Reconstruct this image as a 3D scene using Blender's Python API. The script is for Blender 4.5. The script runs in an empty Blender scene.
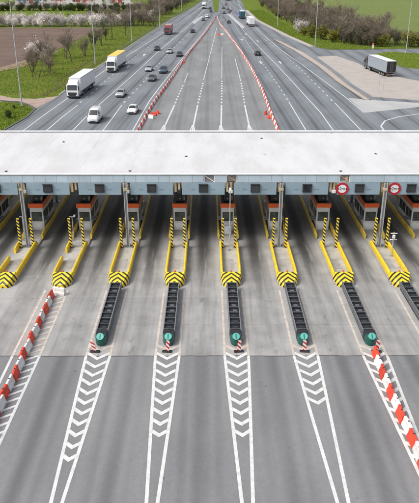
import bpy, bmesh, math, random
from mathutils import Vector, Matrix
R = math.radians
random.seed(11)
sc = bpy.context.scene
col = sc.collection

# ------------------------------------------------------------------ camera, sky, sun, exposure
cam = bpy.data.cameras.new('camera')
camo = bpy.data.objects.new('camera', cam); col.objects.link(camo); sc.camera = camo
cam.sensor_fit = 'HORIZONTAL'
cam.angle = 2 * math.atan(209.5 / 640.0)
cam.clip_start = 0.5; cam.clip_end = 9000
camo.location = (0, 0, 25.6)
camo.rotation_euler = (R(90 - 23.89), 0, R(-0.134))

w = bpy.data.worlds.new('World'); sc.world = w; w.use_nodes = True
nt = w.node_tree; bg = nt.nodes['Background']
sky = nt.nodes.new('ShaderNodeTexSky'); sky.sky_type = 'NISHITA'; sky.sun_disc = False
sky.sun_elevation = R(52); sky.sun_rotation = R(-120); sky.dust_density = 4.0; sky.air_density = 1.0
hs = nt.nodes.new('ShaderNodeHueSaturation'); hs.inputs['Saturation'].default_value = 0.42
nt.links.new(sky.outputs[0], hs.inputs['Color']); nt.links.new(hs.outputs[0], bg.inputs['Color'])
bg.inputs['Strength'].default_value = 0.14
sl = bpy.data.lights.new('sun', 'SUN'); sl.energy = 1.5; sl.angle = R(24); sl.color = (1.0, 0.96, 0.9)
so = bpy.data.objects.new('sun', sl); col.objects.link(so)
sd = Vector((-math.cos(R(52)) * math.sin(R(120)), math.cos(R(52)) * math.cos(R(120)), math.sin(R(52))))   # towards the sun: left and behind
so.rotation_euler = sd.to_track_quat('Z', 'Y').to_euler()
so.location = (-60, -40, 120)
sc.view_settings.view_transform = 'Standard'; sc.view_settings.look = 'None'
sc.view_settings.exposure = 0.5; sc.view_settings.gamma = 1.0
sc.render.engine = 'CYCLES'

# ------------------------------------------------------------------ helpers
class MB:
    def __init__(s): s.v = []; s.f = []; s.m = []; s.sm = []
    def add(s, vs, fs, mi=0, smooth=False):
        n = len(s.v); s.v += [tuple(p) for p in vs]
        for f in fs: s.f.append(tuple(n + i for i in f)); s.m.append(mi); s.sm.append(smooth)
        return s
    def box(s, x0, x1, y0, y1, z0, z1, c=0.0, mi=0):
        if c <= 0:
            return s.add([(x0,y0,z0),(x1,y0,z0),(x1,y1,z0),(x0,y1,z0),(x0,y0,z1),(x1,y0,z1),(x1,y1,z1),(x0,y1,z1)],
                  [(3,2,1,0),(4,5,6,7),(0,1,5,4),(1,2,6,5),(2,3,7,6),(3,0,4,7)], mi)
        bm = bmesh.new(); bmesh.ops.create_cube(bm, size=1)
        for v in bm.verts: v.co = Vector(((x0+x1)/2 + v.co.x*(x1-x0), (y0+y1)/2 + v.co.y*(y1-y0), (z0+z1)/2 + v.co.z*(z1-z0)))
        bmesh.ops.bevel(bm, geom=list(bm.edges), offset=c, segments=2, affect='EDGES', profile=.5)
        return s.bm(bm, mi)
    def bm(s, bm, mi=0, smooth=False):
        bm.verts.index_update()
        s.add([v.co[:] for v in bm.verts], [[v.index for v in f.verts] for f in bm.faces], mi, smooth); bm.free(); return s
    def prism(s, poly, z0, z1, mi=0):
        n = len(poly); a = sum(poly[i][0]*poly[(i+1)%n][1]-poly[(i+1)%n][0]*poly[i][1] for i in range(n))
        if a < 0: poly = poly[::-1]
        vs = [(x,y,z0) for x,y in poly] + [(x,y,z1) for x,y in poly]
        return s.add(vs, [tuple(range(n))[::-1], tuple(range(n,2*n))] + [(i,(i+1)%n,n+(i+1)%n,n+i) for i in range(n)], mi)
    def xprism(s, poly, x0, x1, mi=0, c=0.0):      # poly in (y,z), extruded along x
        n = len(poly); a = sum(poly[i][0]*poly[(i+1)%n][1]-poly[(i+1)%n][0]*poly[i][1] for i in range(n))
        if a < 0: poly = poly[::-1]
        vs = [(x0,y,z) for y,z in poly] + [(x1,y,z) for y,z in poly]
        fs = [tuple(range(n))[::-1], tuple(range(n,2*n))] + [(i,(i+1)%n,n+(i+1)%n,n+i) for i in range(n)]
        if c <= 0: return s.add(vs, fs, mi)
        bm = bmesh.new(); bv = [bm.verts.new(p) for p in vs]
        for f in fs: bm.faces.new([bv[i] for i in f])
        bmesh.ops.bevel(bm, geom=list(bm.edges), offset=c, segments=2, affect='EDGES', profile=.5)
        return s.bm(bm, mi)
    def yprism(s, poly, y0, y1, mi=0):             # poly in (x,z), extruded along y
        n = len(poly); a = sum(poly[i][0]*poly[(i+1)%n][1]-poly[(i+1)%n][0]*poly[i][1] for i in range(n))
        if a > 0: poly = poly[::-1]
        vs = [(x,y0,z) for x,z in poly] + [(x,y1,z) for x,z in poly]
        return s.add(vs, [tuple(range(n))[::-1], tuple(range(n,2*n))] + [(i,(i+1)%n,n+(i+1)%n,n+i) for i in range(n)], mi)
    def cyl(s, a, b, r0, r1=None, n=10, mi=0, caps=True, smooth=True):
        r1 = r0 if r1 is None else r1; a = Vector(a); b = Vector(b); d = (b-a).normalized()
        u = d.orthogonal().normalized(); v = d.cross(u); vs = []
        for p, r in ((a,r0),(b,r1)):
            for k in range(n):
                t = 2*math.pi*k/n; vs.append(p + u*(r*math.cos(t)) + v*(r*math.sin(t)))
        s.add(vs, [(k,(k+1)%n,n+(k+1)%n,n+k) for k in range(n)], mi, smooth)
        if caps: s.add(vs, [tuple(range(n))[::-1], tuple(range(n,2*n))], mi)
        return s
    def strip(s, pts, wd, z, mi=0):
        L = []; Rr = []; n = len(pts)
        for i, p in enumerate(pts):
            a = Vector(pts[max(i-1,0)]); b = Vector(pts[min(i+1,n-1)]); t = (b-a).normalized(); nn = Vector((-t.y, t.x))*wd/2
            L.append((p[0]+nn.x, p[1]+nn.y, z)); Rr.append((p[0]-nn.x, p[1]-nn.y, z))
        return s.add(Rr + L, [(i, i+1, n+i+1, n+i) for i in range(n-1)], mi)
    def mesh(s, name, mats):
        me = bpy.data.meshes.new(name); me.from_pydata(s.v, [], s.f)
        for m in (mats if isinstance(mats, (list,tuple)) else [mats]): me.materials.append(m)
        if any(s.m): me.polygons.foreach_set('material_index', s.m)
        if any(s.sm): me.polygons.foreach_set('use_smooth', s.sm)
        me.update(); return me
    def build(s, name, mats, parent=None, loc=(0,0,0), rz=0):
        return link(name, s.mesh(name, mats), parent, loc, rz)
def link(name, me, parent=None, loc=(0,0,0), rz=0):
    o = bpy.data.objects.new(name, me); col.objects.link(o); o.location = loc
    if rz: o.rotation_euler = (0,0,rz)
    o.parent = parent; return o
def tag(o, label=None, cat=None, group=None, kind=None):
    for k, v in (('label',label),('category',cat),('group',group),('kind',kind)):
        if v: o[k] = v
    return o
def thing(name, label, cat, loc=(0,0,0), rz=0, group=None):
    return tag(link(name, None, None, loc, rz), label, cat, group)
def kids(o): return [c for c in bpy.data.objects if c.parent == o]
def tree_of(o): return (o, [tree_of(c) for c in kids(o)])
def copy_tree(t, parent=None):
    o, ch = t; c = o.copy(); col.objects.link(c); c.parent = parent
    for k in ch: copy_tree(k, c)
    return c
ORD = ['first','second','third','fourth','fifth','sixth','seventh','eighth','ninth','tenth','eleventh','twelfth','thirteenth','fourteenth','fifteenth',
       'sixteenth','seventeenth','eighteenth','nineteenth','twentieth','twenty-first','twenty-second','twenty-third','twenty-fourth']

# ------------------------------------------------------------------ materials
class NT:
    def __init__(s, name):
        s.m = bpy.data.materials.new(name); s.m.use_nodes = True; s.t = s.m.node_tree; s.b = s.t.nodes['Principled BSDF']
        s.pos = s.t.nodes.new('ShaderNodeNewGeometry').outputs['Position']
        s.obj = s.t.nodes.new('ShaderNodeTexCoord').outputs['Object']
    def set(s, sock, v):
        if hasattr(v, 'is_output'): s.t.links.new(v, sock)
        else: sock.default_value = v
    def math(s, op, a, b=0.0, c=0.0, clamp=False):
        n = s.t.nodes.new('ShaderNodeMath'); n.operation = op; n.use_clamp = clamp
        for i, v in enumerate((a,b,c)): s.set(n.inputs[i], v)
        return n.outputs[0]
    def sep(s, v):
        n = s.t.nodes.new('ShaderNodeSeparateXYZ'); s.set(n.inputs[0], v); return n.outputs
    def map(s, v, scale):
        n = s.t.nodes.new('ShaderNodeVectorMath'); n.operation = 'MULTIPLY'; s.set(n.inputs[0], v); n.inputs[1].default_value = scale; return n.outputs[0]
    def noise(s, vec, scale, detail=4, rough=.55):
        n = s.t.nodes.new('ShaderNodeTexNoise'); s.set(n.inputs['Vector'], vec); n.inputs['Scale'].default_value = scale
        n.inputs['Detail'].default_value = detail; n.inputs['Roughness'].default_value = rough; return n.outputs['Fac']
    def voro(s, vec, scale, feature='F1'):
        n = s.t.nodes.new('ShaderNodeTexVoronoi'); n.feature = feature; s.set(n.inputs['Vector'], vec); n.inputs['Scale'].default_value = scale; return n.outputs['Distance']
    def rng(s, v, a, b, c=0.0, d=1.0):
        n = s.t.nodes.new('ShaderNodeMapRange'); n.interpolation_type = 'SMOOTHSTEP'; s.set(n.inputs[0], v)
        for i, q in enumerate((a,b,c,d)): n.inputs[1+i].default_value = q
        return n.outputs[0]
    def mix(s, f, a, b, mode='MIX'):
        n = s.t.nodes.new('ShaderNodeMix'); n.data_type = 'RGBA'; n.blend_type = mode; s.set(n.inputs[0], f)
        s.set(n.inputs[6], a if hasattr(a,'is_output') else (*a,1)); s.set(n.inputs[7], b if hasattr(b,'is_output') else (*b,1)); return n.outputs[2]
    def grey(s, v):
        n = s.t.nodes.new('ShaderNodeCombineColor'); [s.set(n.inputs[i], v) for i in range(3)]; return n.outputs[0]
    def rand(s): return s.t.nodes.new('ShaderNodeObjectInfo').outputs['Random']
    def bump(s, h, st, dist=.02):
        n = s.t.nodes.new('ShaderNodeBump'); n.inputs['Strength'].default_value = st; n.inputs['Distance'].default_value = dist
        s.set(n.inputs['Height'], h); s.t.links.new(n.outputs[0], s.b.inputs['Normal'])
    def done(s, c, rough=.6, metal=0.0, spec=.5):
        s.set(s.b.inputs['Base Color'], c if hasattr(c,'is_output') else (*c,1)); s.set(s.b.inputs['Roughness'], rough)
        s.b.inputs['Metallic'].default_value = metal; s.b.inputs['Specular IOR Level'].default_value = spec
        return s.m
def plain(name, c, rough=.5, metal=0.0, var=.16, sc_=1.3, spec=.5, coat=0.0, dirt=.0, rnd=0.0):
    n = NT(name); k = n.noise(n.pos, sc_, 5); k2 = n.noise(n.pos, sc_*11, 3)
    v = n.math('ADD', n.rng(k, .3, .7, 1-var, 1+var*.5), n.math('MULTIPLY', n.math('SUBTRACT', k2, .5), var*.8))
    if rnd: v = n.math('MULTIPLY', v, n.math('ADD', 1-rnd, n.math('MULTIPLY', n.rand(), 2*rnd)))
    cc = n.mix(1.0, c, n.grey(v), 'MULTIPLY')
    if dirt:
        d = n.rng(n.noise(n.map(n.pos, (2.2,2.2,.5)), 1.6, 6, .65), .48, .75, 0, dirt); cc = n.mix(d, cc, (.12,.1,.08))
    n.b.inputs['Coat Weight'].default_value = coat
    return n.done(cc, rough, metal, spec)

M = {}
def lane_fac(n, X, x0=2.05, period=5.0):
    t = n.math('FRACT', n.math('DIVIDE', n.math('ADD', X, 500*period - x0), period))
    return n.math('ABSOLUTE', n.math('SUBTRACT', t, .5))
def asphalt(name, base, streak=.35, lanes=True, patch=.12, slope=0.0, x0=2.05, period=5.0, lightline=False):
    n = NT(name); o = n.sep(n.pos); X = o[0]; Y = o[1]
    if slope:                                       # left and right carriageway lanes run at different angles
        isr = n.math('GREATER_THAN', X, 8.0)
        ul = n.math('ADD', n.math('SUBTRACT', X, n.math('MULTIPLY', Y, .06)), 38.4); ur = n.math('SUBTRACT', n.math('ADD', X, n.math('MULTIPLY', Y, .02)), 19.1)
        X = n.math('ADD', n.math('MULTIPLY', isr, ur), n.math('MULTIPLY', n.math('SUBTRACT', 1.0, isr), ul))
    fine = n.noise(n.pos, 26, 3, .75); mid = n.noise(n.pos, 3, 6, .68); big = n.noise(n.map(n.pos, (1,.35,1)), .22, 4, .55)
    v = n.math('ADD', n.rng(big, .3, .7, 1-patch, 1+patch), n.math('MULTIPLY', n.math('SUBTRACT', fine, .5), .75))
    v = n.math('ADD', v, n.math('MULTIPLY', n.math('SUBTRACT', mid, .5), .34))
    c = n.mix(1.0, base, n.grey(v), 'MULTIPLY')
    if lanes:
        wob = n.math('MULTIPLY', n.math('SUBTRACT', n.noise(n.map(n.pos, (.5,.05,1)), .6, 3), .5), .07)
        d = n.math('ADD', lane_fac(n, X, x0, period), wob)
        core = n.rng(d, .17, .01); brk = n.rng(n.noise(n.map(n.pos, (.45,.02,1)), 1.0, 3, .5), .25, .6, .35, 1.0)
        c = n.mix(n.math('MULTIPLY', n.math('MULTIPLY', core, brk), streak), c, (.03,.03,.032))
        tr = n.math('ABSOLUTE', n.math('SUBTRACT', d, .21)); tk = n.rng(tr, .10, .0)
        c = n.mix(n.math('MULTIPLY', n.math('MULTIPLY', tk, n.rng(n.noise(n.map(n.pos,(.6,.025,1)), 1.1, 3), .32,.66, .25, 1.0)), streak*.6), c, (.045,.045,.048))
        gr = n.rng(n.noise(n.map(n.pos, (7,.12,1)), 1.0, 4, .6), .35, .7, .985, 1.012); c = n.mix(1.0, c, n.grey(gr), 'MULTIPLY')
    # sealed cracks and thin scratches along the driving direction
    ck = n.noise(n.map(n.pos, (1.6,.05,1)), 2.4, 6, .7)
    c = n.mix(n.rng(n.math('ABSOLUTE', n.math('SUBTRACT', ck, .5)), .006, .0, 0, .16), c, (.03,.03,.032))
    sp = n.rng(n.voro(n.pos, .55), .075, .02, 0, .5)
    c = n.mix(sp, c, (.04,.038,.036))
    n.bump(fine, .35, .012)
    return n.done(c, n.rng(big, .3, .7, .8, .95), 0, .3)
M['asphalt'] = asphalt('asphalt', (.203,.206,.211), .44)
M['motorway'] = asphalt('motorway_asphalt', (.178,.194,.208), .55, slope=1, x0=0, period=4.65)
M['old_asphalt'] = asphalt('worn_asphalt', (.212,.217,.218), .30, x0=2.3, period=5.0)
def concrete_mat():
    n = NT('plaza_concrete'); o = n.sep(n.pos); X, Y = o[0], o[1]
    fine = n.noise(n.pos, 40, 3, .7); big = n.noise(n.pos, .5, 5, .6)
    v = n.math('ADD', n.rng(big, .28, .72, .86, 1.1), n.math('MULTIPLY', n.math('SUBTRACT', fine, .5), .25))
    v = n.math('MULTIPLY', v, n.math('ADD', .955, n.math('MULTIPLY', n.rand(), .09)))
    c = n.mix(1.0, (.335,.33,.32), n.grey(v), 'MULTIPLY')
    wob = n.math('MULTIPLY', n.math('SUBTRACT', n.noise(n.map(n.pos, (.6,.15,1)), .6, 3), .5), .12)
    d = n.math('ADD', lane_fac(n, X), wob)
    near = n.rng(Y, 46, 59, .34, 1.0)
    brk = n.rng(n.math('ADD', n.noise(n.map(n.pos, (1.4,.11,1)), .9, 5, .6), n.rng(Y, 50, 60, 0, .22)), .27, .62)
    c = n.mix(n.math('MULTIPLY', n.math('MULTIPLY', n.math('MAXIMUM', n.rng(d, .27, .03), n.math('MULTIPLY', n.rng(d, .42, .14), n.rng(Y, 54, 66, 0, .55))), n.math('MULTIPLY', brk, near)), .94), c, (.03,.029,.028))  # lane stains, deepened and widened towards the booths to paint in canopy shade
    tr = n.rng(n.math('ABSOLUTE', n.math('SUBTRACT', d, .2)), .085, .0)
    c = n.mix(n.math('MULTIPLY', n.math('MULTIPLY', tr, n.rng(n.noise(n.map(n.pos,(3.2,.15,1)), 1.3, 4), .3,.68)), .30), c, (.075,.07,.066))
    bl = n.rng(n.noise(n.map(n.pos,(1.2,.6,1)), 1.1, 5, .6), .58, .72, 0, .4)
    c = n.mix(n.math('MULTIPLY', bl, n.rng(d, .34, .1)), c, (.05,.048,.046))
    n.bump(fine, .3, .01); return n.done(c, .85, 0, .3)
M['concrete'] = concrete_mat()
M['joint'] = plain('joint_filler', (.09,.085,.08), .9)
M['paint'] = plain('road_paint', (.62,.615,.60), .6, var=.12, sc_=2.5, dirt=.25)
M['paint_worn'] = plain('worn_road_paint', (.54,.475,.41), .7, var=.18, sc_=2.0, dirt=.35)
M['pale_paint'] = plain('faded_area_paint', (.40,.40,.395), .75, var=.1, sc_=.25, dirt=.2)
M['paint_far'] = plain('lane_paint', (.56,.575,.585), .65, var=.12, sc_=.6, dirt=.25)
M['rust_edge'] = plain('rubber_stained_edge', (.30,.235,.18), .9, var=.25, sc_=2)
def grass_mat(name, a, b, c_, s=.12):
    n = NT(name); k = n.noise(n.pos, s, 6, .62); k2 = n.noise(n.pos, s*14, 5, .65); k3 = n.noise(n.pos, s*70, 3, .7)
    c = n.mix(n.rng(k, .38, .62), a, b); c = n.mix(n.rng(k2, .46, .7, 0, .8), c, c_); c = n.mix(n.rng(n.noise(n.pos, s*3.5, 4, .6), .5, .68, 0, .6), c, tuple(q*.8 for q in c_))
    c = n.mix(1.0, c, n.grey(n.rng(k3, .25, .75, .62, 1.3)), 'MULTIPLY'); n.bump(n.math('ADD', k3, k2), .8, .25); return n.done(c, .95, 0, .15)
M['grass'] = grass_mat('verge_grass', (.105,.185,.012), (.16,.21,.02), (.17,.155,.05))
M['crop'] = grass_mat('young_crop', (.145,.195,.05), (.165,.205,.062), (.185,.20,.08), .05)
def soil():
    n = NT('ploughed_soil'); k = n.noise(n.map(n.pos, (.10,.6,1)), 1.0, 5, .6); k2 = n.noise(n.pos, 2.2, 5, .7); k3 = n.noise(n.pos, .03, 3)
    o = n.sep(n.pos); fur = n.math('SINE', n.math('ADD', n.math('MULTIPLY', o[1], 2.6), n.math('MULTIPLY', k2, 3)))
    c = n.mix(n.rng(k, .3, .7), (.155,.108,.088), (.20,.148,.122)); c = n.mix(n.rng(k3, .45, .6, 0, .6), c, (.20,.15,.12))
    c = n.mix(1.0, c, n.grey(n.rng(k2, .25, .75, .7, 1.25)), 'MULTIPLY'); n.bump(n.math('ADD', fur, n.math('MULTIPLY', k2, 3)), .7, .2); return n.done(c, .95, 0, .1)
M['soil'] = soil()
M['dirt'] = plain('dry_dirt_path', (.36,.27,.22), .95, var=.25, sc_=.7)
M['ochre'] = plain('ochre_earth', (.25,.185,.11), .95, var=.4, sc_=.5)
M['track'] = grass_mat('worn_grass_track', (.16,.125,.06), (.12,.13,.035), (.20,.15,.09), .3)
M['apron'] = plain('pale_apron_paving', (.385,.345,.315), .9, var=.08, sc_=.35, dirt=.2)
M['kerb'] = plain('kerb_stone', (.33,.32,.31), .85, var=.2, dirt=.25)
M['island'] = plain('island_paving', (.40,.39,.37), .85, var=.16, sc_=.8, dirt=.35)
M['dark_kerb'] = plain('dark_kerb_stone', (.12,.115,.1), .9, var=.3, dirt=.25)
def roof_mat():
    n = NT('white_roof_membrane'); k = n.noise(n.map(n.pos,(1,.35,1)), .35, 6, .65); k2 = n.noise(n.pos, 3.5, 5, .65)
    c = n.mix(n.rng(k, .36, .70, 0, .8), (.59,.59,.595), (.49,.485,.48)); c = n.mix(n.rng(k2, .52, .8, 0, .5), c, (.42,.40,.385))
    st = n.noise(n.map(n.pos,(.9,.12,1)), 1.1, 5, .65); c = n.mix(n.rng(st, .48, .8, 0, .45), c, (.44,.43,.425))
    rs = n.noise(n.map(n.pos,(2.2,.25,1)), 2.0, 4, .7); c = n.mix(n.math('MULTIPLY', n.rng(rs, .6, .76, 0, .55), n.rng(n.noise(n.pos,.16,2), .5, .62)), c, (.42,.36,.31))
    c = n.mix(n.rng(n.voro(n.pos, .28), .085, .02, 0, .75), c, (.22,.18,.2)); return n.done(c, .6, 0, .3)
M['roof'] = roof_mat()
M['white_metal'] = plain('white_coated_metal', (.72,.73,.74), .4, var=.08)
M['fascia'] = plain('pale_blue_fascia', (.43,.52,.60), .38, var=.08, sc_=.7, dirt=.10, rnd=.05)
M['board'] = plain('blue_grey_board', (.265,.36,.43), .42, var=.1, sc_=.6, dirt=.10, rnd=.04)
M['soffit'] = plain('grey_soffit', (.22,.22,.22), .7, var=.1)
M['steel'] = plain('galvanised_steel', (.30,.31,.32), .42, metal=.55, var=.16, sc_=2.5)
M['dull_steel'] = plain('dull_steel', (.16,.17,.185), .55, metal=.4, var=.25, sc_=3)
M['pole'] = plain('grey_pole_paint', (.44,.46,.47), .45, metal=.2, var=.1)
M['beige'] = plain('beige_steelwork', (.50,.40,.26), .6, var=.22, sc_=2, dirt=.3)
M['black'] = plain('black_plastic', (.018,.018,.02), .5, var=.3)
M['dark'] = plain('dark_metal', (.045,.048,.052), .5, metal=.3, var=.3)
M['rubber'] = plain('tyre_rubber', (.02,.02,.021), .85)
M['glass'] = plain('dark_glass', (.022,.028,.032), .08, var=.2, spec=.8)
M['booth_glass'] = plain('booth_window_glass', (.05,.065,.06), .1, var=.25, spec=.7)
M['orange'] = plain('orange_red_band', (.78,.125,.022), .4, var=.1)
M['booth'] = plain('booth_white_panel', (.62,.62,.62), .45, var=.1, dirt=.12)
M['yellow'] = plain('safety_yellow', (.80,.56,.02), .5, var=.14, sc_=2.2, dirt=.32)
M['old_yellow'] = plain('grimy_yellow', (.64,.46,.05), .6, var=.22, sc_=1.4, dirt=.5)
M['red'] = plain('barrier_red', (.70,.055,.022), .55, var=.2, sc_=2, dirt=.25, rnd=.2)
M['white'] = plain('barrier_white', (.72,.70,.67), .55, var=.14, sc_=2, dirt=.32, rnd=.07)
M['teal'] = plain('teal_nose', (.008,.085,.07), .4, var=.15)
M['aqua'] = plain('aqua_reflector', (.10,.38,.32), .3, var=.1)
M['beacon'] = plain('orange_beacon', (.62,.16,.02), .3)
M['chrome'] = plain('silver_rim', (.45,.46,.47), .3, metal=.7)
M['lamp_glass'] = plain('headlamp_glass', (.62,.64,.66), .12, var=.05, spec=.8)
M['tail'] = plain('tail_lamp_red', (.42,.012,.01), .25)
M['plate'] = plain('number_plate', (.7,.7,.66), .5, var=.04)
def stripes(name, a, b, kx, ky, kz, period, absx=False, duty=.5, off=0.0):
    n = NT(name); o = n.sep(n.obj); X = n.math('ABSOLUTE', o[0]) if absx else o[0]
    t = n.math('ADD', n.math('MULTIPLY', X, kx), n.math('ADD', n.math('MULTIPLY', o[1], ky), n.math('MULTIPLY', o[2], kz)))
    f = n.math('LESS_THAN', n.math('FRACT', n.math('ADD', n.math('DIVIDE', t, period), 50+off)), duty)
    c = n.mix(f, a, b); d = n.rng(n.noise(n.pos, 3.5, 6, .65), .5, .78, 0, .45); c = n.mix(d, c, (.10,.085,.06))
    return n.done(c, .5)
M['post_stripe'] = stripes('yellow_black_post', (.78,.58,.05), (.02,.02,.02), .9, .0, 1.0, .36)
M['nose_stripe'] = stripes('yellow_black_chevron', (.80,.57,.02), (.022,.02,.018), 1.15, 1.0, .8, .62, True, .44, .2)
M['marker_stripe'] = stripes('red_white_board', (.74,.72,.70), (.60,.03,.03), .9, 0, 1.0, .36)
M['bark'] = plain('bark', (.085,.066,.052), .95, var=.3, sc_=3)
M['twig'] = plain('bare_twigs', (.20,.16,.122), .95, var=.25, sc_=.4, rnd=.25)
M['twig_dark'] = plain('dark_twigs', (.125,.103,.078), .95, var=.25, sc_=.4, rnd=.25)
def leaf(name, a, b):
    n = NT(name); c = n.mix(n.rng(n.noise(n.pos, .9, 4), .35, .65), a, b)
    c = n.mix(1.0, c, n.grey(n.math('ADD', .78, n.math('MULTIPLY', n.rand(), .42))), 'MULTIPLY'); return n.done(c, .8, 0, .2)
M['petal'] = leaf('white_blossom', (.74,.70,.68), (.60,.54,.50))
M['young_leaf'] = leaf('young_yellow_green_leaf', (.20,.19,.035), (.14,.145,.03))
M['green_leaf'] = leaf('dark_green_leaf', (.055,.085,.025), (.085,.115,.035))
M['blade'] = leaf('grass_blades', (.11,.19,.012), (.18,.225,.025))
M['dry_blade'] = leaf('dry_grass_blades', (.28,.22,.10), (.20,.18,.07))

# ------------------------------------------------------------------ the setting
def structure(o): return tag(o, kind='structure')
G0 = MB().add([(-4000,-1500,-.14),(4000,-1500,-.14),(4000,6000,-.14),(-4000,6000,-.14)], [(0,1,2,3)])
structure(G0.build('ground', M['grass']))

LEFT = [(-42,-90),(-42,90),(-36.2,104),(-35.1,109.6),(-33.8,120.2),(-34.2,128.7),(-32.6,143),(-31.1,184.6),(-28,240),(-18.9,388.6),(-10.8,491),(-4.4,601),(14,900),(56,1500)]
RIGHT = [(98,1500),(48,900),(28.9,601),(25.3,455),(25.9,366),(32.2,281),(37.2,236.8),(41.7,227.7),(73,230.6),(140,240),(140,92),(60,84),(46,70),(46,-90)]
def ear(poly):                                              # flat sheet with a skirt from a concave outline
    bm = bmesh.new(); vs = [bm.verts.new((x,y,0)) for x,y in poly]; f = bm.faces.new(vs)
    bmesh.ops.triangulate(bm, faces=[f]); bm.verts.index_update()
    fs = [[v.index for v in q.verts] for q in bm.faces]; bm.free(); return fs
def sheet(name, poly, z0, z1, mat, parent=None):
    n = len(poly); a = sum(poly[i][0]*poly[(i+1)%n][1]-poly[(i+1)%n][0]*poly[i][1] for i in range(n))
    if a < 0: poly = poly[::-1]
    fs = ear(poly); vs = [(x,y,z1) for x,y in poly] + [(x,y,z0) for x,y in poly]
    mb = MB().add(vs, fs + [(n+i, n+(i+1)%n, (i+1)%n, i) for i in range(n)])
    return mb.build(name, mat, parent)
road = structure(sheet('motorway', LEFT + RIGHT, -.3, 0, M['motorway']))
plaza = structure(sheet('toll_plaza_road', [(-42,-90),(46,-90),(46,39.17),(-42,39.17)], -.05, .006, M['asphalt']))
CENTRE = [(-12.3,79),(-12,109),(-11.6,123.8),(-11,137.1),(-10,152),(-8.1,184.6),(-6,222),(-1.3,285.6),(2.6,351.6),(4.8,389),
          (6,339),(8.5,285.6),(10.9,227.7),(12.1,180.8),(12.4,149.3),(12.1,124.8),(12,108.9),(12.2,79)]
centre = structure(sheet('closed_centre_road', CENTRE, -.05, .006, M['old_asphalt']))

# concrete slabs of the plaza, one object each
slab_base = structure(MB().box(-41.9, 45.9, 39.19, 78.9, -.2, -.03).build('concrete_plaza', M['joint']))
rows = [39.2, 43.6, 48.0, 52.6, 57.2, 61.8, 66.4, 71.0, 78.8]
smesh = {}
for k in range(-7, 7):
    for a, b in zip(rows[:-1], rows[1:]):
        key = round(b-a, 2)
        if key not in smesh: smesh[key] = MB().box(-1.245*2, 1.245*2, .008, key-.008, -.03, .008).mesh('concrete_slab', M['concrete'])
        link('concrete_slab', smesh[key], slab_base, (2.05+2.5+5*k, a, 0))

rn_ = random.Random(5); jp = [(-41.9+.7*k, 39.18+rn_.uniform(-.035,.035)) for k in range(126)]
jm = MB(); nj = len(jp); jm.add([(x,y-rn_.uniform(.02,.07),.0115) for x,y in jp]+[(x,y+rn_.uniform(.02,.06),.0115) for x,y in jp], [(k,k+1,nj+k+1,nj+k) for k in range(nj-1)])
jm.build('tar_joint', M['joint'], plaza)
# far median, apron, islands and verges
MED = [(5.2,432),(6.4,440),(8.0,520),(9.6,601),(34,900),(79,1500),(74,1500),(29,900),(4.4,601),(4.0,520),(4.2,440)]
structure(sheet('grass_median', MED, -.1, .13, M['grass']))
structure(sheet('parking_apron', [(34.3,209),(40.7,211.4),(44,192.8),(44.2,177),(53,160),(62,146),(75,139),(75,132),(44.4,136.6),(35.8,140.6),(34.8,156.2),(34.9,170)], -.05, .10, M['apron']))
structure(sheet('green_island', [(54.4,216.5),(60.7,221.8),(72,215),(90,205),(90,182),(62,181),(55.5,184.5),(54,192.8)], -.05, .13, M['grass']))
structure(sheet('pink_paving', [(60,179),(90,179),(90,160),(64,170)], -.05, .012, M['dirt']))
divider = structure(sheet('divider_strip', [(25.8,262),(29.2,226),(31.5,188),(31.9,160),(33.2,137.5),(34.2,137.2),(33.2,155),(33.1,181),(31.6,219),(27.4,256)], -.05, .11, M['apron']))
for pts in ([(25.7,262),(29.1,226),(31.35,188),(31.75,160),(33.1,137.4)], [(27.5,256),(31.75,219),(33.25,181),(33.35,155),(34.4,137.2)]):
    MB().strip(pts, .32, .125).build('stained_kerb', M['rust_edge'], divider)
structure(sheet('painted_triangle', [(30.2,139.4),(30.4,124),(43,129.8),(60,131),(60,133),(43.8,133.8),(35.4,136.8)], -.05, .012, M['pale_paint']))
structure(sheet('white_wedge_paint', [(11.6,415),(13.4,415),(17.6,322),(16.2,312),(14.2,350)], -.05, .012, M['pale_paint']))
structure(sheet('white_wedge_paint', [(-8.4,352),(-3.6,398),(-1.9,402),(-6.6,338)], -.05, .012, M['pale_paint']))
structure(sheet('dirt_path', [(-90,150),(-46,143),(-42,139.5),(-37,138.6),(-32.6,142),(-34.3,128.7),(-36.4,131.7),(-39.3,134.9),(-44,136.2),(-90,141)], -.16, -.01, M['dirt']))
def field():
    mb = MB(); ys = [184 + 1.5*k for k in range(90)]; xs = lambda y: interp([(-58.3,184),(-55.7,202),(-51.8,234),(-50.8,290),(-48,318)], y); vs = []; fs = []
    for k, y in enumerate(ys):
        z = -.10 + (.05 if k % 2 else 0) + random.uniform(-.015,.015); x1 = xs(y)
        vs += [(-420 + (x1+420)*q/12, y, z) for q in range(13)]
    for k in range(len(ys)-1): fs += [(k*13+q, k*13+q+1, (k+1)*13+q+1, (k+1)*13+q) for q in range(12)]
    return structure(mb.add(vs, fs).build('ploughed_field', M['soil']))
def interp(pts, y):
    for (x0,y0),(x1,y1) in zip(pts[:-1], pts[1:]):
        if y0 <= y <= y1: return x0 + (x1-x0)*(y-y0)/(y1-y0)
    return pts[0][0] if y < pts[0][1] else pts[-1][0]
field()
structure(MB().add([(-90,169,-.075),(-60,174,-.075),(-53,186,-.075),(-50.5,206,-.075),(-50.3,226,-.075),(-51.8,226,-.03),(-55.2,206,-.03),(-58,188,-.03),(-62,185,-.03),(-90,184.5,-.03)], [(0,1,8,9),(1,2,7,8),(2,3,6,7),(3,4,5,6)]).build('bare_earth_bank', M['ochre']))
structure(sheet('crop_field', [(62,262),(150,236),(600,236),(600,900),(75,900),(70,420)], -.2, -.09, M['crop']))
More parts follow.
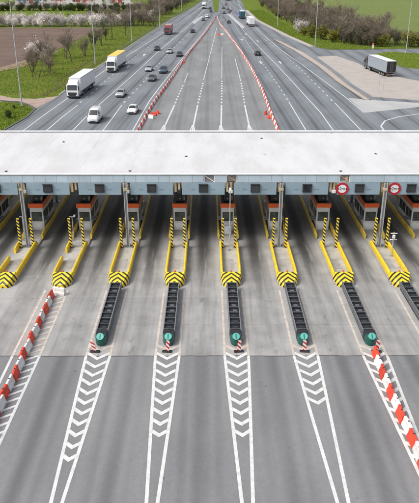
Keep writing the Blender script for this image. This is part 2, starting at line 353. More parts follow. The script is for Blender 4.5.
def kerb_line(name, pts, wd, z0, z1, mat, seg=None):
    mb = MB(); L = []; Q = []
    n = len(pts)
    for i, p in enumerate(pts):
        a = Vector(pts[max(i-1,0)]); b = Vector(pts[min(i+1,n-1)]); t = (b-a).normalized(); nn = Vector((-t.y,t.x))*wd/2
        L.append((p[0]+nn.x,p[1]+nn.y)); Q.append((p[0]-nn.x,p[1]-nn.y))
    for i in range(n-1): mb.prism([Q[i],Q[i+1],L[i+1],L[i]], z0, z1)
    return structure(mb.build(name, mat))
structure(MB().strip([(-36.5,142.5),(-35.2,155),(-34.2,170),(-33.2,190),(-31.5,220)], 1.3, -.1).build('dirt_track', M['track']))
structure(MB().strip([(-38,160),(-36.9,172),(-36.2,190),(-35.3,206)], .8, -.105).build('dirt_track', M['track']))
kerb_line('kerb', [(-35.2,109.6),(-34,120),(-34.3,128),(-36.6,131.9),(-39.4,135),(-44,136.4)], .35, -.2, .13, M['dark_kerb'])
kerb_line('kerb', [(-32.8,143),(-31.25,184.6),(-28.15,240),(-19.05,388.6)], .35, -.2, .1, M['kerb'])
kerb_line('kerb', [(37.3,237),(41.8,227.9),(73,230.8),(120,236)], .5, -.2, .13, M['dark_kerb'])
kerb_line('kerb', [(25.7,455),(26.3,366),(32.5,281),(37.0,238.5)], 2.2, -.2, .03, M['apron'])

# ------------------------------------------------------------------ road paint (children of their road)
def interp(pts, y):
    for (x0,y0),(x1,y1) in zip(pts[:-1], pts[1:]):
        if y0 <= y <= y1: return x0 + (x1-x0)*(y-y0)/(y1-y0)
    return pts[0][0] if y < pts[0][1] else pts[-1][0]
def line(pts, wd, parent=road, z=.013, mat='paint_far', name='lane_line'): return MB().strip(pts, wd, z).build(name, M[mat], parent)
def dashes(pts, on, off, wd, parent=road, z=.013):
    y = pts[0][1]
    while y + on < pts[-1][1]:
        line([(interp(pts,y),y),(interp(pts,y+on),y+on)], wd, parent, z, name='lane_dash'); y += on+off
L_edge = [(-32.6,79),(-31.8,109.6),(-31.2,122),(-30.3,137.1),(-28.5,175.3),(-25.4,216.6),(-20.1,281.2),(-14.5,351.6),(-8.3,434),(0,565),(22,900)]
L2 = [(-28.1,79),(-27.8,109.6),(-27.4,120),(-26.6,131.7)]; L2d = [(-26.6,134),(-26,145.5),(-24.7,180.8),(-22.4,219.2),(-17,290)]
L3 = [(-23.4,79),(-23.3,109.6),(-23,119.3),(-22.2,133.8),(-19.6,171.8),(-16.4,227.7),(-12.5,281.2),(-7,365.6),(-3.3,444),(1.5,540)]
L4 = [(-18.2,79),(-18.1,109.6),(-17.8,120.2),(-17.6,131.7)]; L4d = [(-17.5,134),(-15.7,163.6),(-13.5,208.9),(-9.3,272.7),(-5.1,345),(-1,430)]
for l in (L_edge, L2, L3, L4): line(l, .2)
dashes(L2d, 1.9, 3.4, .22); dashes(L4d, 1.9, 3.4, .22)
line([(-13.1,79),(-13,109),(-12.3,137),(-10.9,160),(-8.9,190),(-6.9,222),(-2.2,286),(1.7,352)], .2)
R1 = [(16.9,79),(16.9,109.6),(16.9,134.9)]; R1d = [(16.9,137),(16.75,156),(16.2,190.7),(14.9,236.7),(13.5,304.8),(12.3,380)]
R2 = [(21.6,79),(21.6,109.6),(21.8,123.8),(21.1,149.3),(19.9,190.7),(18.4,227.7),(15.8,304.8),(14.3,405.7),(17,533)]
R3 = [(26.4,79),(26.4,109.6),(26.3,133.8)]; R3d = [(26.2,136),(26.1,149.3),(25.6,186.6),(24.6,211.4),(22.2,268)]
R4 = [(30.2,124),(29.8,140.6),(28.5,166.8),(27.1,195),(24.9,227.7),(22.9,290),(22.2,366),(22.6,455),(26,601)]
for l in (R1, R2, R3, R4): line(l, .2)
dashes(R1d, 1.9, 3.4, .22); dashes(R3d, 1.9, 3.4, .22)
line([(30.4,104),(30.3,109),(30.6,112.5),(32.4,116.8),(35.7,120.2),(40.5,122.9),(60,126)], .3)
C1 = [(-7.9,79),(-7.78,109.6),(-6.85,131.7)]; C2 = [(-2.75,79),(-2.68,109.6),(-2.1,131.7)]; C3 = [(2.1,79),(2.25,109.6),(2.76,131.7)]; C4 = [(7.2,79),(7.26,109.6),(7.5,131.7)]
for l in (C1, C2, C3, C4):
    line(l, .30, centre, .02)
    x, y = l[1]; line([(x-.62,106),(x-.08,113.5)], .2, centre, .024); line([(x+.62,106),(x+.08,113.5)], .2, centre, .024)
for l in ([(-6.8,133.5),(-5.9,158)], [(-2.05,133.5),(-1.1,162)], [(2.8,133.5),(3.5,163.6)], [(7.55,133.5),(8.1,160)]): dashes(l, 1.7, 1.7, .36, centre, .02)
for l in ([(-5.8,160),(-5.3,176)], [(-1.1,164),(-.14,190.7),(4.3,321)], [(3.5,166),(5,237)], [(8.1,162),(8.4,206)]): line(l, .17, centre, .02)
for x, y in ((21.4,196),(15.6,196),(19,256),(13.3,262),(16,284),(-22.6,187),(-20.5,214)):           # worn painted arrows
    mb = MB(); mb.strip([(x,y-3.2),(x,y+.6)], .34, .02); mb.add([(x-.75,y+.6,.02),(x+.75,y+.6,.02),(x,y+3,.02)], [(0,1,2)])
    o = mb.build('lane_arrow', M['paint_far'], road)

def gore(i, lastY, chev=True, mat='paint', lines_to=14.0):
    xc = 2.05+5*i
    g = link('gore_marking', None, plaza, (0,0,0))
    hw = lambda y: (.86 if y >= 39 else max(.86-(39-y)*.0415, .12))
    for s in (-1,1):
        m1 = 'paint_worn'
        line([(xc+s*.86,39.17),(xc+s*.86,49.4)], .17, g, .016, m1)
        line([(xc+s*hw(y),y) for y in (39.16,36,32,28,25,22,lines_to)], .2, g, .016, mat)
    if not chev: return g
    y = 39.67
    while y > lastY:
        h = hw(y)-.08; t = .36; d = .72*h/.8
        mb = MB().add([(xc-h,y+d,.020),(xc,y,.020),(xc,y+t,.020),(xc-h,y+d+t,.020),(xc+h,y+d,.020),(xc+h,y+d+t,.020)], [(0,1,2,3),(1,4,5,2)])
        mb.build('chevron_stripe', M['paint_worn' if y > 39 else 'paint'], g); y -= 1.03
    return g
gore(-2, 27.4); gore(-1, 29.5); gore(0, 30.3); gore(1, 32.5); gore(2, 22); gore(3, 20)
for xc, sgn in ((-13.15, 1),):
    g = link('gore_marking', None, plaza)
    for s in (-1,1):
        line([(xc+s*.98,39.17),(xc+s*.98,49.5)], .17, g, .016, 'paint_worn'); line([(xc+s*.98,39.16),(xc+s*.82,26)], .19, g, .016)
    y = 27.0
    while y < 48.6:
        MB().add([(xc+.0,y,.020),(xc+.9,y+.62,.020),(xc+.9,y+.86,.020),(xc+.0,y+.24,.020)], [(0,1,2,3)]).build('hatch_stripe', M['paint_worn' if y > 39 else 'paint'], g); y += .82

# ------------------------------------------------------------------ toll canopy
can = thing('toll_canopy', 'wide white flat-roofed canopy with pale blue fascia spanning all toll lanes', 'canopy', (0,68,0))
def cpart(mb, name, mat): return mb.build(name, M[mat], can, (0,-68,0))
X0, X1 = -33.0, 33.1; YF, YB = 59.0, 76.6
cpart(MB().box(X0+.1, X1-.1, YF+.12, YB-.1, 6.86, 7.44), 'roof_deck', 'soffit')
k = 0; x = X0
while x < X1 - .1:
    xb = min(x+5.08, X1); MB().box(x+.006, xb-.006, YF+.16, YB-.16, 7.44, 7.53).build('roof_panel', M['roof'], can, (0,-68,0)); x = xb
for sx in range(13):
    xs = X0+5.08*(sx+1)
    if xs < X1-1: cpart(MB().box(xs-.06, xs+.06, YF+.3, YB-.3, 7.53, 7.536), 'roof_seam', 'roof')
cpart(MB().box(X0, X1, YF-.06, YF+.15, 7.50, 7.62, .02), 'front_parapet', 'white_metal')
cpart(MB().box(X0, X1, YB-.15, YB+.06, 7.30, 7.66, .02), 'rear_parapet', 'white_metal')
cpart(MB().box(X0+.2, X1-.2, YB-.62, YB-.22, 7.53, 7.55), 'gutter', 'soffit')
cpart(MB().box(X0, X1, YF-.075, YF-.06, 7.475, 7.50), 'drip_edge', 'dark')
# upper fascia panels (three are missing and show the framework)
x = X0 + .02; missing = (-.4, 2.05, 13.55)
while x < X1 - .2:
    xb = min(x+1.085, X1); mid = (x+xb)/2
    if not any(abs(mid-m_) < .55 for m_ in missing):
        cpart(MB().box(x+.007, xb-.007, YF-.03, YF+.02, 6.74, 7.475, .008), 'fascia_panel', 'fascia')
    else:
        cpart(MB().box(x+.01, x+.09, YF+.0, YF+.06, 6.74, 7.46), 'frame_post', 'white_metal'); cpart(MB().box(xb-.09, xb-.01, YF+.0, YF+.06, 6.74, 7.46), 'frame_post', 'white_metal')
        cpart(MB().cyl((x+.1,YF+.05,7.42),(xb-.1,YF+.05,6.8), .045, n=6), 'diagonal_brace', 'beige' if mid > 1 else 'white_metal')
    x = xb
for a, c_, mt in ((13.2,13.45,'beige'),(13.55,13.72,'white_metal'),(13.78,13.95,'red')): cpart(MB().box(a, c_, YF+.06, YF+.11, 6.80, 7.30, .01), 'service_box', mt)
# one hanging board per lane, gaps above the islands
for k in range(-7, 6):
    xl = 2.05+5*k+2.5
    cpart(MB().box(xl-2.06, xl+2.06, YF-.045, YF+.03, 5.50, 6.72, .012), 'hanging_board', 'board')
    for sx in (-1.0, 1.0): cpart(MB().box(xl+sx-.2, xl+sx+.2, YF-.055, YF-.046, 6.0, 6.03), 'board_slot', 'dark')
# longitudinal beams, cross girders
for i in range(-6, 7):
    xi = 2.05+5*i
    cpart(MB().box(xi-.30, xi+.30, YF+.35, YB-.5, 6.30, 6.82, .02), 'longitudinal_beam', 'beige')
    cpart(MB().box(xi-.30, xi-.10, YF+.1, YF+.3, 5.75, 6.72), 'hanger', 'beige'); cpart(MB().box(xi+.06, xi+.24, YF+.1, YF+.3, 5.95, 6.72), 'hanger', 'beige'); cpart(MB().box(xi-.06, xi+.34, YF+.02, YF+.3, 5.62, 5.93, .03), 'lane_camera', 'black' if i % 2 else 'white_metal')
    cpart(MB().box(xi-.3, xi+.32, YF+.12, YF+.28, 6.2, 6.34, .01), 'cable_tray', 'dark')
for y in (63.5, 68, 72.5): cpart(MB().box(X0+.5, X1-.5, y-.12, y+.12, 6.45, 6.80), 'cross_girder', 'soffit')
for i in (-6,-4,-2,1,3,5):
    xi = 2.05+5*i
    for yc in (58.62, 72.0):
        c = link('column', MB().box(-.12, .12, -.02, .02, .2, 6.8).mesh('column', M['steel']), can, (xi, yc-68, 0))
        for s in (-1,1): MB().box(s*.13-.035, s*.13+.035, -.13, .13, .2, 6.78, .01).build('flange', M['pole'], c)
        MB().box(-.38, .38, -.32, .32, .2, .26).build('base_plate', M['steel'], c)
        MB().box(-.2, .2, -.16, .16, 6.05, 6.3, .02).build('collar', M['beige'], c)
for x, y in ((-19.6,60.0),(-7.6,60.1),(12.9,60.0),(-16.4,71.5),(6.2,73.1),(-2.3,65.4),(17.8,66.3)):
    o = cpart(MB().cyl((x,y,7.53),(x,y,7.58), .14, n=12).cyl((x,y,7.58),(x,y,7.62), .08, .05, n=10), 'roof_drain', 'dark')

# lane displays and width signs hanging on the boards
for n_, k in enumerate(range(-5, 5)):
    xl = 2.05+5*k+2.5
    lab = {0:'black square lane display on the board at the far left edge'}.get(n_, 'black square lane display, %s from the left of those on the hanging boards' % ORD[n_-1])
    t = thing('lane_display', lab, 'display', (xl+(.0 if k < 2 else .05), YF-.05, 5.76), 0, 'lane displays on the hanging boards')
    MB().box(-.44, .44, -.16, .0, 0, .82, .03).build('housing', M['dark'], t)
    MB().box(-.33, .33, -.175, -.155, .1, .72).build('screen', M['glass'], t)
    MB().box(-.46, .46, -.30, -.02, .82, .85, .005).build('hood', M['black'], t)
def text_mesh(txt, size, mat):
    cu = bpy.data.curves.new('t', 'FONT'); cu.body = txt; cu.size = size; cu.align_x = 'CENTER'; cu.align_y = 'CENTER'; cu.extrude = .004
    o = bpy.data.objects.new('t', cu); col.objects.link(o); bpy.context.view_layer.update()
    me = bpy.data.meshes.new_from_object(o.evaluated_get(bpy.context.evaluated_depsgraph_get())); bpy.data.objects.remove(o)
    me.materials.clear(); me.materials.append(mat); return me
tm = text_mesh('2m', .42, M['black'])
for n_, (xl, lab) in enumerate(((12.95,'round red-ringed width limit sign, left one of the two'), (18.0,'round red-ringed width limit sign at the right edge of the canopy'))):
    t = thing('width_limit_sign', lab, 'sign', (xl, YF-.06, 6.12), 0, 'width limit signs on the canopy')
    MB().cyl((0,0,0),(0,-.04,0), .60, n=40).build('disc', M['white_metal'], t)
    ring = MB(); n = 40
    vs = [(r*math.cos(2*math.pi*k/n), y, r*math.sin(2*math.pi*k/n)) for r, y in ((.62,-.02),(.62,-.06),(.42,-.06),(.42,-.04)) for k in range(n)]
    ring.add(vs, [(j*n+k, j*n+(k+1)%n, (j+1)*n+(k+1)%n, (j+1)*n+k) for j in range(3) for k in range(n)])
    ring.build('ring', plain('sign_red', (.45,.012,.03), .4) if n_ == 0 else bpy.data.materials['sign_red'], t)
    o = link('lettering', tm, t, (0,-.05,0)); o.rotation_euler = (R(90),0,0)
    for s in (-1,1): MB().add([(s*.42,-.062,.12),(s*.42,-.062,-.12),(s*.28,-.062,0)], [(0,1,2)]).build('arrowhead', M['black'], t)

# ------------------------------------------------------------------ toll islands, booths, posts
IS = list(range(-5, 6))
def iname(i): return ORD[i+4] if i >= -4 else None
def rail_mesh(y0, y1, x, bend=0.0):
    mb = MB(); prof = [(-.05,.20),(.05,.20),(.11,.34),(.13,.62),(.10,.80),(.03,.86),(-.05,.84),(-.09,.70),(-.07,.4)]
    st = [(y0, bend, .82), (y0+.9, 0, 1.0), (y1-.25, 0, 1.0), (y1, 0, .82)]; n = len(prof); s = 1 if x > 0 else -1; vs = []
    for y, b, k in st: vs += [(x + s*(px) - s*b, y, .2+(pz-.2)*k) for px, pz in prof]
    fs = [(j*n+q, j*n+(q+1)%n, (j+1)*n+(q+1)%n, (j+1)*n+q) for j in range(3) for q in range(n)] + [tuple(range(n)), tuple(range(3*n,4*n))[::-1]]
    if s < 0: fs = [f[::-1] for f in fs]
    bm = bmesh.new(); bv = [bm.verts.new(v) for v in vs]; [bm.faces.new([bv[q] for q in f]) for f in fs]; bmesh.ops.recalc_face_normals(bm, faces=list(bm.faces)); return mb.bm(bm)
YN = 49.9
def nose_mesh():
    mb = MB(); low = [(-.40,0),(.40,0),(.78,.55),(.94,1.35),(-.94,1.35),(-.78,.55)]
    top = [(-.30,.22,.50),(.30,.22,.50),(.66,.66,.74),(.88,1.35,.92),(-.88,1.35,.92),(-.66,.66,.74)]
    vs = [(x,y,.0) for x,y in low] + [(x,y,.30 if j < 2 else .42) for j,(x,y) in enumerate(low)] + top
    fs = [(q,(q+1)%6,6+(q+1)%6,6+q) for q in range(6)] + [(6+q,6+(q+1)%6,12+(q+1)%6,12+q) for q in range(6)] + [tuple(range(12,18))]
    return mb.add(vs, fs)
isl_parts = None
for i in IS:
    xi = 2.05+5*i
    lab = ('narrow toll island with yellow rails and chevron nose, %s from the left' % iname(i)) if iname(i) else 'toll island with yellow rails cut off by the left edge of the photo'
    t = thing('toll_island', lab, 'toll island', (xi, YN, 0), 0, 'toll islands under the canopy')
    if isl_parts is None:
        isl_parts = [('kerb_base', MB().box(-.93, .93, .6, 34, -.02, .20, .03).mesh('kerb_base', M['concrete'])),
            ('island_top', MB().box(-.78, .78, 1.0, 33.9, .20, .215).mesh('island_top', M['island'])),
            ('nose', nose_mesh().mesh('nose', M['nose_stripe'])),
            ('rear_rail', rail_mesh(10.6, 33.6, -.96).mesh('rear_rail', M['old_yellow'])), ('rear_rail', rail_mesh(10.6, 33.6, .96).mesh('rear_rail', M['old_yellow'])),
            ('front_rail', rail_mesh(1.36, 8.9, .81, .05).mesh('front_rail', M['yellow'])),
            ('beacon', MB().cyl((0,1.55,.215),(0,1.55,.75), .05, n=8).cyl((0,1.55,.75),(0,1.55,.95), .12, .09, n=10).mesh('beacon', M['beacon'])),
            ('service_cover', MB().box(-.3, .3, 3.4, 5.6, .215, .235, .004).mesh('service_cover', M['kerb']))]
        left_full = rail_mesh(1.36, 8.9, -.81, .05).mesh('front_rail', M['yellow']); left_a = rail_mesh(1.36, 5.2, -.81, .05).mesh('front_rail', M['yellow']); left_b = rail_mesh(7.0, 8.9, -.81).mesh('front_rail', M['yellow'])
        pm = [MB().box(s*.94-.02, s*.94+.02, 0, .1, .19, .8).mesh('rail_post', M['dark']) for s in (-1,1)]
        skirt = [MB().box(s*.915-.012, s*.915+.012, 10.7, 33.4, .21, .42).mesh('rubbing_strip', M['black']) for s in (-1,1)]
    for nm, me in isl_parts: link(nm, me, t)
    if i <= -3: link('front_rail', left_a, t); link('front_rail', left_b, t)
    else: link('front_rail', left_full, t)
    for me in skirt: link('rubbing_strip', me, t)

def booth_proto():
    t = thing('toll_booth', 'x', 'toll booth', (0,0,0), 0, 'toll booths on the islands')
    W = .68; D = 4.8
    MB().box(-W, W, 0, D, 0, 1.02, .03).build('lower_wall', M['booth'], t)
    MB().box(-W+.03, W-.03, .04, D-.04, 1.02, 2.05).build('core', M['dark'], t)
    for x0, x1, y0, y1 in ((-W,-W+.14,0,.14),(W-.14,W,0,.14),(-W,-W+.12,D-.14,D),(W-.12,W,D-.14,D),(-W,-W+.1,2.2,2.36),(W-.1,W,2.2,2.36)):
        MB().box(x0,x1,y0,y1,1.02,2.05,.012).build('corner_post', M['booth'], t)
    MB().box(-W, W, 0, D, 2.05, 2.56, .02).build('upper_wall', M['booth'], t)
    f = MB().box(-W+.15, W-.15, -.005, .03, 1.08, 2.0).build('front_window', M['booth_glass'], t)
    for s in (-1,1):
        for y0, y1 in ((.2,2.14),(2.42,D-.2)):
            wn = MB().box(s*(W-.035)-.02, s*(W-.035)+.02, y0, y1, 1.1, 1.98).build('side_window', M['booth_glass'], t)
            MB().box(s*(W+.0)-.02, s*(W+.0)+.02, (y0+y1)/2-.03, (y0+y1)/2+.03, 1.1, 1.98).build('sash', M['steel'], wn)
        MB().box(s*(W+.17)-.17, s*(W+.17)+.17, .5, 1.7, .95, 1.0, .01).build('service_shelf', M['steel'], t)
    MB().box(-W-.10, W+.10, -.14, D+.1, 2.56, 3.02, .03).build('orange_band', M['orange'], t)
    MB().box(-W-.03, W+.03, -.06, D+.03, 3.02, 3.06).build('roof', M['black'], t)
    a = MB().box(-.42, .36, .55, 1.5, 3.06, 3.62, .04).build('air_conditioner', M['dark'], t)
    MB().cyl((0,.53,3.34),(0,.56,3.34), .22, n=20).build('fan_grille', M['black'], a); MB().cyl((0,.515,3.34),(0,.53,3.34), .09, n=12).build('fan_hub', M['steel'], a)
    MB().box(.24, .52, .7, 1.2, 3.06, 3.5, .03).build('control_box', M['steel'], t)
    MB().box(-.5, .5, 2.2, 3.6, 3.06, 3.42, .03).build('roof_duct', M['dark'], t)
    MB().box(-W+.2, W-.2, -.025, -.005, .2, .8, .006).build('front_hatch', M['white_metal'], t)
    return t
bp = booth_proto(); bt = tree_of(bp)
def post(i, s, nm):
    xi = 2.05+5*i
    p = thing('striped_post', ('%s yellow and black striped post before the %s booth from the left' % (nm, iname(i))) if iname(i) else '%s striped post on the island cut off at the left edge' % nm, 'post', (xi+s*.62, 58.3, .215), 0, 'striped posts guarding the booths')
    link('shaft', post_m, p); link('foot', foot_m, p); link('cap', cap_m, p)
post_m = MB().box(-.11,.11,-.11,.11,.03,3.05,.02).mesh('shaft', M['post_stripe']); foot_m = MB().box(-.2,.2,-.2,.2,0,.03,.005).mesh('foot', M['steel']); cap_m = MB().box(-.12,.12,-.12,.12,3.05,3.09,.01).mesh('cap', M['yellow'])
for n_, i in enumerate(IS):
    xi = 2.05+5*i; b = bp if n_ == 0 else copy_tree(bt)
    b.location = (xi, 62.9, .215)
    b['label'] = ('white toll booth with orange roof band, %s from the left' % iname(i)) if iname(i) else 'toll booth mostly beyond the left edge of the photo'
    post(i, -1, 'left'); post(i, 1, 'right')
t = thing('service_cabinet', 'small white service cabinet in front of the middle booth', 'cabinet', (2.05, 61.9, .215))
MB().box(-.36,.36,-.25,.25,.06,.92,.02).build('housing', M['white_metal'], t); MB().box(-.33,.33,-.22,.22,0,.06).build('plinth', M['kerb'], t); MB().box(-.3,.3,-.262,-.25,.12,.86,.004).build('door', M['booth'], t)
# slim posts on a few islands
def slim(i, dx, y, h, lab, kind):
    t = thing('camera_post', lab, 'post', (2.05+5*i+dx, y, .215))
    MB().cyl((0,0,0),(0,0,h), .045, n=8).build('shaft', M['pole'], t); MB().box(-.14,.14,-.14,.14,0,.02).build('foot', M['steel'], t)
    if kind == 0: MB().box(-.3,.3,-.04,.04,h-.08,h,.01).build('arm', M['pole'], t); MB().box(.18,.34,-.14,.1,h,h+.16,.02).build('camera_housing', M['white_metal'], t)
    elif kind == 1:
        for z in (h-.1, h-.75): MB().box(-.32,.32,-.04,.04,z-.08,z,.01).build('arm', M['white_metal'], t)
        MB().box(-.12,.12,-.16,.06,h-.62,h-.3,.02).build('camera_housing', M['white_metal'], t)
    else: MB().box(-.13,.13,-.12,.12,2.1,2.5,.03).build('junction_box', M['board'], t); MB().box(-.1,.1,-.3,.2,h,h+.18,.02).build('camera_housing', M['white_metal'], t)
slim(-4, -.72, 60.2, 2.6, 'slim grey camera post on the leftmost toll island', 0)
slim(-3, -.72, 60.2, 2.6, 'slim grey camera post on the second toll island from the left', 0)
slim(3, .6, 56.2, 2.5, 'white post with two cross arms on the rightmost fully visible island', 1)
slim(0, .05, 57.6, 6.2, 'tall thin grey mast in front of the middle booth', 2)

# ------------------------------------------------------------------ crash cushions and marker boards
def cushion():
    t = thing('crash_cushion', 'x', 'crash cushion', (0,0,0), 0, 'crash cushions before the islands')
    L = 9.15                                            # y 0 (far, at the nose) to -L
    MB().box(-.36,.36,-L+.7,0,.02,.12).build('base_track', M['dark'], t)
    for s in (-1,1):
        r = MB()
        for z0, z1, o in ((.30,.48,.03),(.48,.56,.0),(.56,.74,.03)): r.box(s*(.42+o/2)-.022, s*(.42+o/2)+.022, -L+1.0, .1, z0, z1)
        r.build('side_rail', M['dull_steel'], t)
        MB().box(s*.42-.035, s*.42+.035, -L+1.0, .1, .745, .775, .008).build('rail_cap', M['steel'], t)
    for q in range(10):
        y = -.05 - q*.86
        d = MB().box(-.40,.40,y-.05,y+.03,.12,.70,.01).build('diaphragm', M['dark'], t)
        MB().box(-.41,.41,y-.035,y+.025,.70,.74,.006).build('top_bar', M['dull_steel'], d)
        if q < 9:
            MB().box(-.36,.36,y-.74,y-.14,.12,.62,.04).build('absorber', M['black'], t)
            MB().box(-.2+.06*(q%3),.18+.05*(q%2),y-.6,y-.34,.62,.66,.01).build('lid', M['dull_steel'] if q in (1,4,5) else M['dark'], t)
    MB().box(-.43,.43,-L+.55,-L+1.15,.08,.80,.06).build('head_box', M['black'], t)
    n = MB(); k = 14; vs = []
    for z, sc_ in ((.06,.92),(.25,1.0),(.66,1.0),(.80,.86)):
        vs += [(.42*sc_*math.cos(math.pi*(1+j/(k-1))), -L+.5+.52*sc_*math.sin(math.pi*(1+j/(k-1))), z) for j in range(k)]
    fs = [(a*k+j, a*k+j+1, (a+1)*k+j+1, (a+1)*k+j) for a in range(3) for j in range(k-1)] + [tuple(range(3*k,4*k)), tuple(range(k))[::-1]] + [(a*k+k-1, a*k, (a+1)*k, (a+1)*k+k-1) for a in range(3)]
    n.add(vs, fs, 0, False); nn = n.build('nose_shell', M['teal'], t)
    rr = MB().cyl((0,0,-.012),(0,0,.012), .27, n=28).build('reflector_disc', M['aqua'], nn, (0,-L+.08,.84)); rr.rotation_euler = (R(38),0,0)
    b = MB().box(-.035,.035,-.2,.2,.012,.02).build('arrow_mark', M['teal'], nn, (0,-L+.08,.84)); b.rotation_euler = (R(38),0,0)
    return t
cp = cushion(); ct = tree_of(cp)
def marker(x, y, lean, lab):
    t = thing('marker_board', lab, 'marker', (x,y,.012), R(random.uniform(-10,10)), 'striped marker boards before the crash cushions')
    MB().box(-.36,.36,-.14,.14,0,.09,.03).build('rubber_base', M['black'], t)
    p = MB().box(-.13,.13,-.018,.018,.12,1.02,.012).build('board', M['marker_stripe'], t); p.rotation_euler = (R(6), R(lean), 0)
    MB().cyl((0,.03,.08),(0,.03,.6), .025, n=8).build('stem', M['dark'], t)
mk = {-2:(-.30,-9),-1:(-.05,6),0:(.18,2),1:(-.02,-3),2:(.22,3)}
for n_, i in enumerate((-2,-1,0,1,2,3)):
    c = cp if n_ == 0 else copy_tree(ct); xi = 2.05+5*i
    c.location = (xi, 49.55, .008)
    c['label'] = 'dark ribbed crash cushion with teal nose, %s from the left' % ORD[n_] if i < 3 else 'dark ribbed crash cushion leaving the photo at its right edge'
    if i in mk: marker(xi+mk[i][0], 39.72, mk[i][1], 'small red and white striped marker board before the %s crash cushion from left' % ORD[n_])

# ------------------------------------------------------------------ red and white barrier blocks
def block_mesh(mat, L=1.10, h=.66, wd=.42):
    prof = [(-wd/2,.0),(wd/2,.0),(wd/2,.16),(wd*.30,.34),(wd*.22,h-.05),(wd*.15,h),(-wd*.15,h),(-wd*.22,h-.05),(-wd*.30,.34),(-wd/2,.16)]
    mb = MB(); n = len(prof); st = [(-L/2,.9),(-L/2+.05,1),(L/2-.05,1),(L/2,.9)]; vs = []
    for y, k in st: vs += [(x*k, y, z if z == 0 else z*(.97 if k < 1 else 1)) for x, z in prof]
    fs = [(j*n+q, (j+1)*n+q, (j+1)*n+(q+1)%n, j*n+(q+1)%n) for j in range(3) for q in range(n)] + [tuple(range(n)), tuple(range(3*n,4*n))[::-1]]
    bm = bmesh.new(); bv = [bm.verts.new(v) for v in vs]; [bm.faces.new([bv[q] for q in f]) for f in fs]; bmesh.ops.recalc_face_normals(bm, faces=list(bm.faces)); mb.bm(bm)
    return mb.mesh('barrier_body', mat)
bl = {'red': block_mesh(M['red']), 'white': block_mesh(M['white'])}
capm = MB().cyl((0,0,.66),(0,0,.685), .05, n=10).mesh('filler_cap', M['black']); tong = MB().box(-.05,.05,.53,.575,.1,.6,.01).mesh('coupling_tongue', M['kerb'])
def block(c, x, y, rz, lab, grp):
    t = thing('barrier_block', lab, 'barrier block', (x,y,.016), rz, grp)
    link('barrier_body', bl[c], t); link('filler_cap', capm, t); link('coupling_tongue', tong, t)
block('white', -12.75, 48.75, R(72), 'white plastic barrier block set crosswise at the chevron nose on the left', 'barrier blocks on the left')
y = 47.85; n_ = 0
while y > 26.5:
    c = 'red' if n_ % 2 == 0 else 'white'
    block(c, -13.25+random.uniform(-.07,.07), y, R(random.uniform(-5,5)), '%s plastic barrier block, %s of the left row from the island nose' % (c, ORD[n_]), 'barrier blocks on the left'); y -= 1.125; n_ += 1
y = 38.9; n_ = 0
while y > 22.5:
    c = 'red' if n_ % 2 == 0 else 'white'
    block(c, 12.0+random.uniform(-.07,.07), y, R(random.uniform(-5,5)), '%s plastic barrier block, %s of the right row from the crash cushion' % (c, ORD[n_]), 'barrier blocks on the right'); y -= 1.125; n_ += 1
# far rows that close the centre road
LB = [(-12.0,104),(-12,109),(-11.6,123.8),(-11,137.1),(-10,152),(-8.1,184.6),(-6,222),(-1.3,285.6),(2.6,351.6),(4.4,388)]
RB = [(12,104),(12,109),(12.1,124.8),(12.4,149.3),(12.1,180.8),(10.9,227.7),(8.5,285.6),(6,338.6),(5.3,388)]
farm = {'red': block_mesh(M['red'], 1.7, .6, .40), 'white': block_mesh(M['white'], 1.9, .6, .40)}
for pts, side in ((LB,'left'),(RB,'right')):
    y = 104.5; n_ = 0
    while y < 387:
        x = interp(pts, y); dx = interp(pts, y+1)-x; c = 'red' if n_ % 2 == 0 else 'white'
        o = link('barrier_block', farm[c], None, (x+random.uniform(-.05,.05), y, .01), math.atan2(-dx,1)+random.uniform(-.03,.03))
        tag(o, '%s barrier block in the long row along the %s side of the closed centre road' % (c, side), 'barrier block', '%s blocks of the far %s row' % (c, side)); y += 1.95; n_ += 1
for x, y, rz, c, lab in ((-10.3,121.5,70,'red','loose red barrier block lying off the left row behind the canopy'),(-10.6,119.0,60,'white','loose white barrier block beside the loose red one'),(-9.6,123.2,20,'red','second loose red barrier block just behind the first one'),
                    (11.0,122.5,-20,'red','loose red barrier block beside the right far row'),(11.3,118.8,10,'red','loose red barrier block nearest the canopy at the right far row'),
                    (4.4,279,88,'red','red barrier block across the closed road near its far end'),(5.9,281,88,'white','white barrier block across the closed road near its far end'),(-7.0,195,10,'red','single red block beside the left far row')):
    tag(link('barrier_block', bl[c], None, (x,y,.012), R(rz)), lab, 'barrier block')

# ------------------------------------------------------------------ vehicles
PAINT = {}
def paint(nm, c, metal=.0):
    if nm not in PAINT: PAINT[nm] = plain('car_paint_'+nm, c, .28, metal, var=.06, coat=.5, dirt=.08)
    return PAINT[nm]
paint('white', (.70,.71,.72)); paint('silver', (.42,.44,.46), .3); paint('dark', (.03,.032,.037)); paint('grey', (.10,.11,.12), .2); paint('blue', (.05,.085,.13), .2); paint('navy', (.012,.035,.16)); paint('red', (.20,.03,.03)); paint('black', (.01,.01,.012))
def wheel_meshes(r, wd):
    return (MB().cyl((-wd/2,0,0),(wd/2,0,0), r, n=20).mesh('tyre', M['rubber']), MB().cyl((-wd/2-.012,0,0),(wd/2+.012,0,0), r*.6, n=16).mesh('rim', M['chrome']))
WH = {'car': wheel_meshes(.32,.22), 'truck': wheel_meshes(.5,.32)}
def wheel(t, kind, x, y):
    r = .32 if kind == 'car' else .5
    p = link('wheel', WH[kind][0], t, (x,y,r)); link('rim', WH[kind][1], p)
